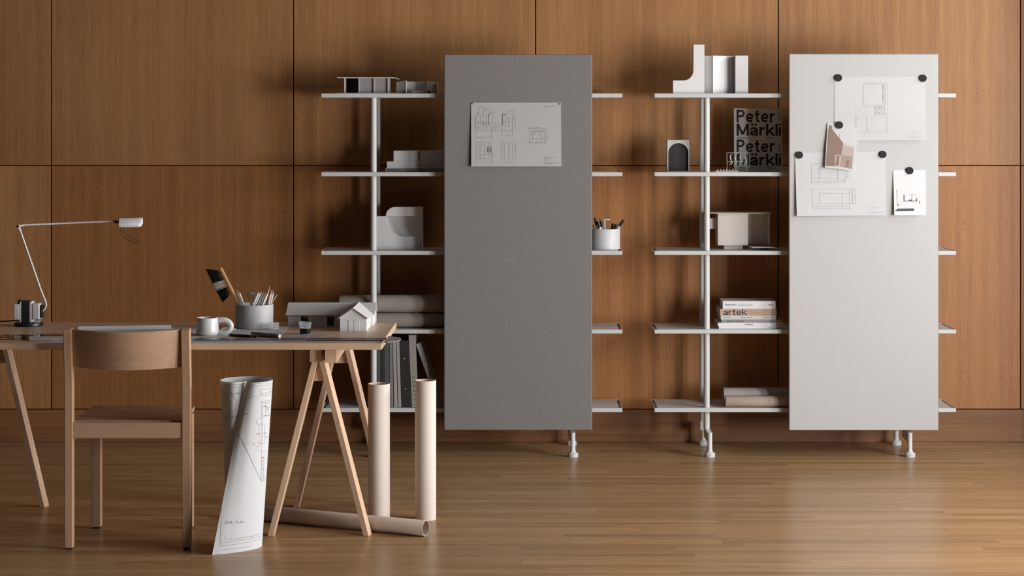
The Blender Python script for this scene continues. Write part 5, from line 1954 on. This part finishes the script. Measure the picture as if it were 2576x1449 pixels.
m = MB().grid(roll, 110, 40)
o = m.build('rolled_drawing', 'paper', solid=.0005)
tag(o, 'large rolled architectural drawing standing on the floor beside the chair', 'drawing')
v = bvh_of(m)
Z = zoomer(540, 960, 5.367)
pl = []
for a in (((92, 28), (200, 40), (330, 36), (440, 24)), ((92, 65), (200, 75), (330, 72), (432, 64)), ((445, 58), (500, 40), (600, 25), (775, 14)), ((440, 92), (500, 72), (600, 55), (775, 44)),
          ((205, 125), (300, 268), (275, 395), (180, 460)), ((105, 160), (170, 168), (408, 160)), ((168, 168), (168, 265)), ((210, 290), (213, 960)), ((180, 288), (213, 290)), ((168, 470), (170, 1190)),
          ((105, 460), (180, 468), (335, 462)), ((108, 484), (210, 490), (335, 488)), ((620, 105), (755, 92)), ((620, 105), (622, 185)), ((622, 160), (755, 152)), ((412, 252), (470, 218), (560, 198), (770, 178)),
          ((630, 268), (755, 258)), ((632, 285), (755, 275)), ((630, 268), (632, 480)), ((650, 300), (650, 470)), ((650, 302), (755, 292)), ((632, 480), (632, 835)), ((645, 490), (645, 835)),
          ((640, 485), (590, 505), (565, 540), (560, 572), (680, 570)), ((680, 570), (676, 838)), ((600, 572), (600, 838)), ((600, 838), (676, 838)), ((632, 845), (590, 870), (572, 905), (568, 936), (630, 932)), ((632, 845), (632, 1020)),
          ((632, 1020), (620, 1310)), ((640, 1022), (632, 1288)), ((665, 1022), (655, 1285)), ((305, 660), (330, 735), (375, 815), (615, 1320)), ((315, 690), (345, 760), (388, 830), (622, 1335)),
          ((615, 1320), (690, 1302)), ((622, 1340), (690, 1322)), ((625, 1310), (690, 1295)), ((628, 1288), (660, 1284)), ((120, 1185), (165, 1190)), ((125, 1205), (165, 1210)), ((690, 400), (710, 395), (726, 440)), ((685, 300), (683, 460))):
    pl.append(Z(*a))
Y = zoomer(500, 1200, 6.586)
for a in (((390, 230), (375, 600), (355, 1085), (355, 1138)), ((355, 1090), (600, 1062), (850, 1022), (1045, 975)), ((355, 1138), (600, 1115), (850, 1072), (1042, 1022)), ((440, 1012), (440, 1034), (620, 1022), (800, 1000), (930, 972), (1045, 932)),
          ((535, 1008), (536, 1030)), ((627, 1000), (628, 1022)), ((712, 990), (713, 1014)), ((790, 982), (791, 1003)), ((858, 970), (859, 992)), ((918, 960), (919, 978)), ((965, 948), (966, 966)), ((395, 1208), (600, 1182), (870, 1150)), ((1000, 0), (1025, 80), (1110, 55))):
    pl.append(Y(*a))
lines_on('printed_lines', v, pl, .0011, 'ink_grey', o, step=4)
pl = []
for i, a in enumerate((((110, 640), (180, 475)), ((190, 560), (240, 470)), ((395, 836), (630, 822)), ((632, 955), (710, 940)), ((655, 478), (745, 462)), ((738, 480), (722, 770)), ((712, 1000), (700, 1110)))):
    (xa, ya), (xb_, yb_) = Z(*a)
    nn = max(3, int(math.hypot(xb_ - xa, yb_ - ya) / 4.5))
    for k in range(nn):
        f0, f1 = k / nn, (k + .6) / nn
        pl.append([(xa + (xb_ - xa) * f0, ya + (yb_ - ya) * f0), (xa + (xb_ - xa) * f1, ya + (yb_ - ya) * f1)])
lines_on('printed_dashes', v, pl, .0010, 'ink_grey', o, step=3)
pl = [Z(*a) for a in (((372, 445), (400, 440), (452, 432)), ((295, 157), (332, 156)), ((658, 336), (712, 334)), ((698, 358), (742, 354)), ((700, 380), (735, 377)), ((650, 464), (742, 452)), ((562, 706), (618, 702)), ((658, 696), (698, 694)), ((690, 740), (704, 739)), ((686, 760), (715, 757)),
                      ((510, 853), (536, 852)), ((632, 1022), (665, 1022)), ((640, 1190), (672, 1188)), ((198, 350), (198, 390)), ((195, 880), (195, 910)), ((745, 136), (757, 135)))]
lines_on('printed_notes', v, pl, .0026, 'ink_grey', o, step=3)
# title lettering, single stroke
GL = {'O': [[(0, .15), (.3, 0), (.7, 0), (1, .15), (1, .85), (.7, 1), (.3, 1), (0, .85), (0, .15)]],
      'V': [[(0, 0), (.5, 1), (1, 0)]], 'R': [[(0, 1), (0, 0), (.8, 0), (1, .15), (1, .4), (.8, .52), (0, .52)], [(.55, .52), (1, 1)]],
      'E': [[(1, 0), (0, 0), (0, 1), (1, 1)], [(0, .5), (.8, .5)]], 'P': [[(0, 1), (0, 0), (.8, 0), (1, .15), (1, .42), (.8, .55), (0, .55)]],
      'L': [[(0, 0), (0, 1), (1, 1)]], 'A': [[(0, 1), (.5, 0), (1, 1)], [(.2, .62), (.8, .62)]], 'N': [[(0, 1), (0, 0), (1, 1), (1, 0)]]}
pl = []
for ch, xx in (('O', 435), ('V', 468), ('R', 508), ('E', 543), ('P', 613), ('L', 650), ('A', 680), ('N', 716)):
    w_, h_ = 27, 44
    y0 = 735 - (xx - 435) * .048
    for st in GL[ch]:
        pl.append(Y(*[(xx + a * w_, y0 + b * h_) for a, b in st]))
pl += [Y((437, 724), (446, 724)), Y((453, 723), (462, 723)), Y((436, 980), (445, 978), (445, 995), (436, 996), (436, 980))]
lines_on('title_lettering', v, pl, .0010, 'ink_grey', o, step=1.2)
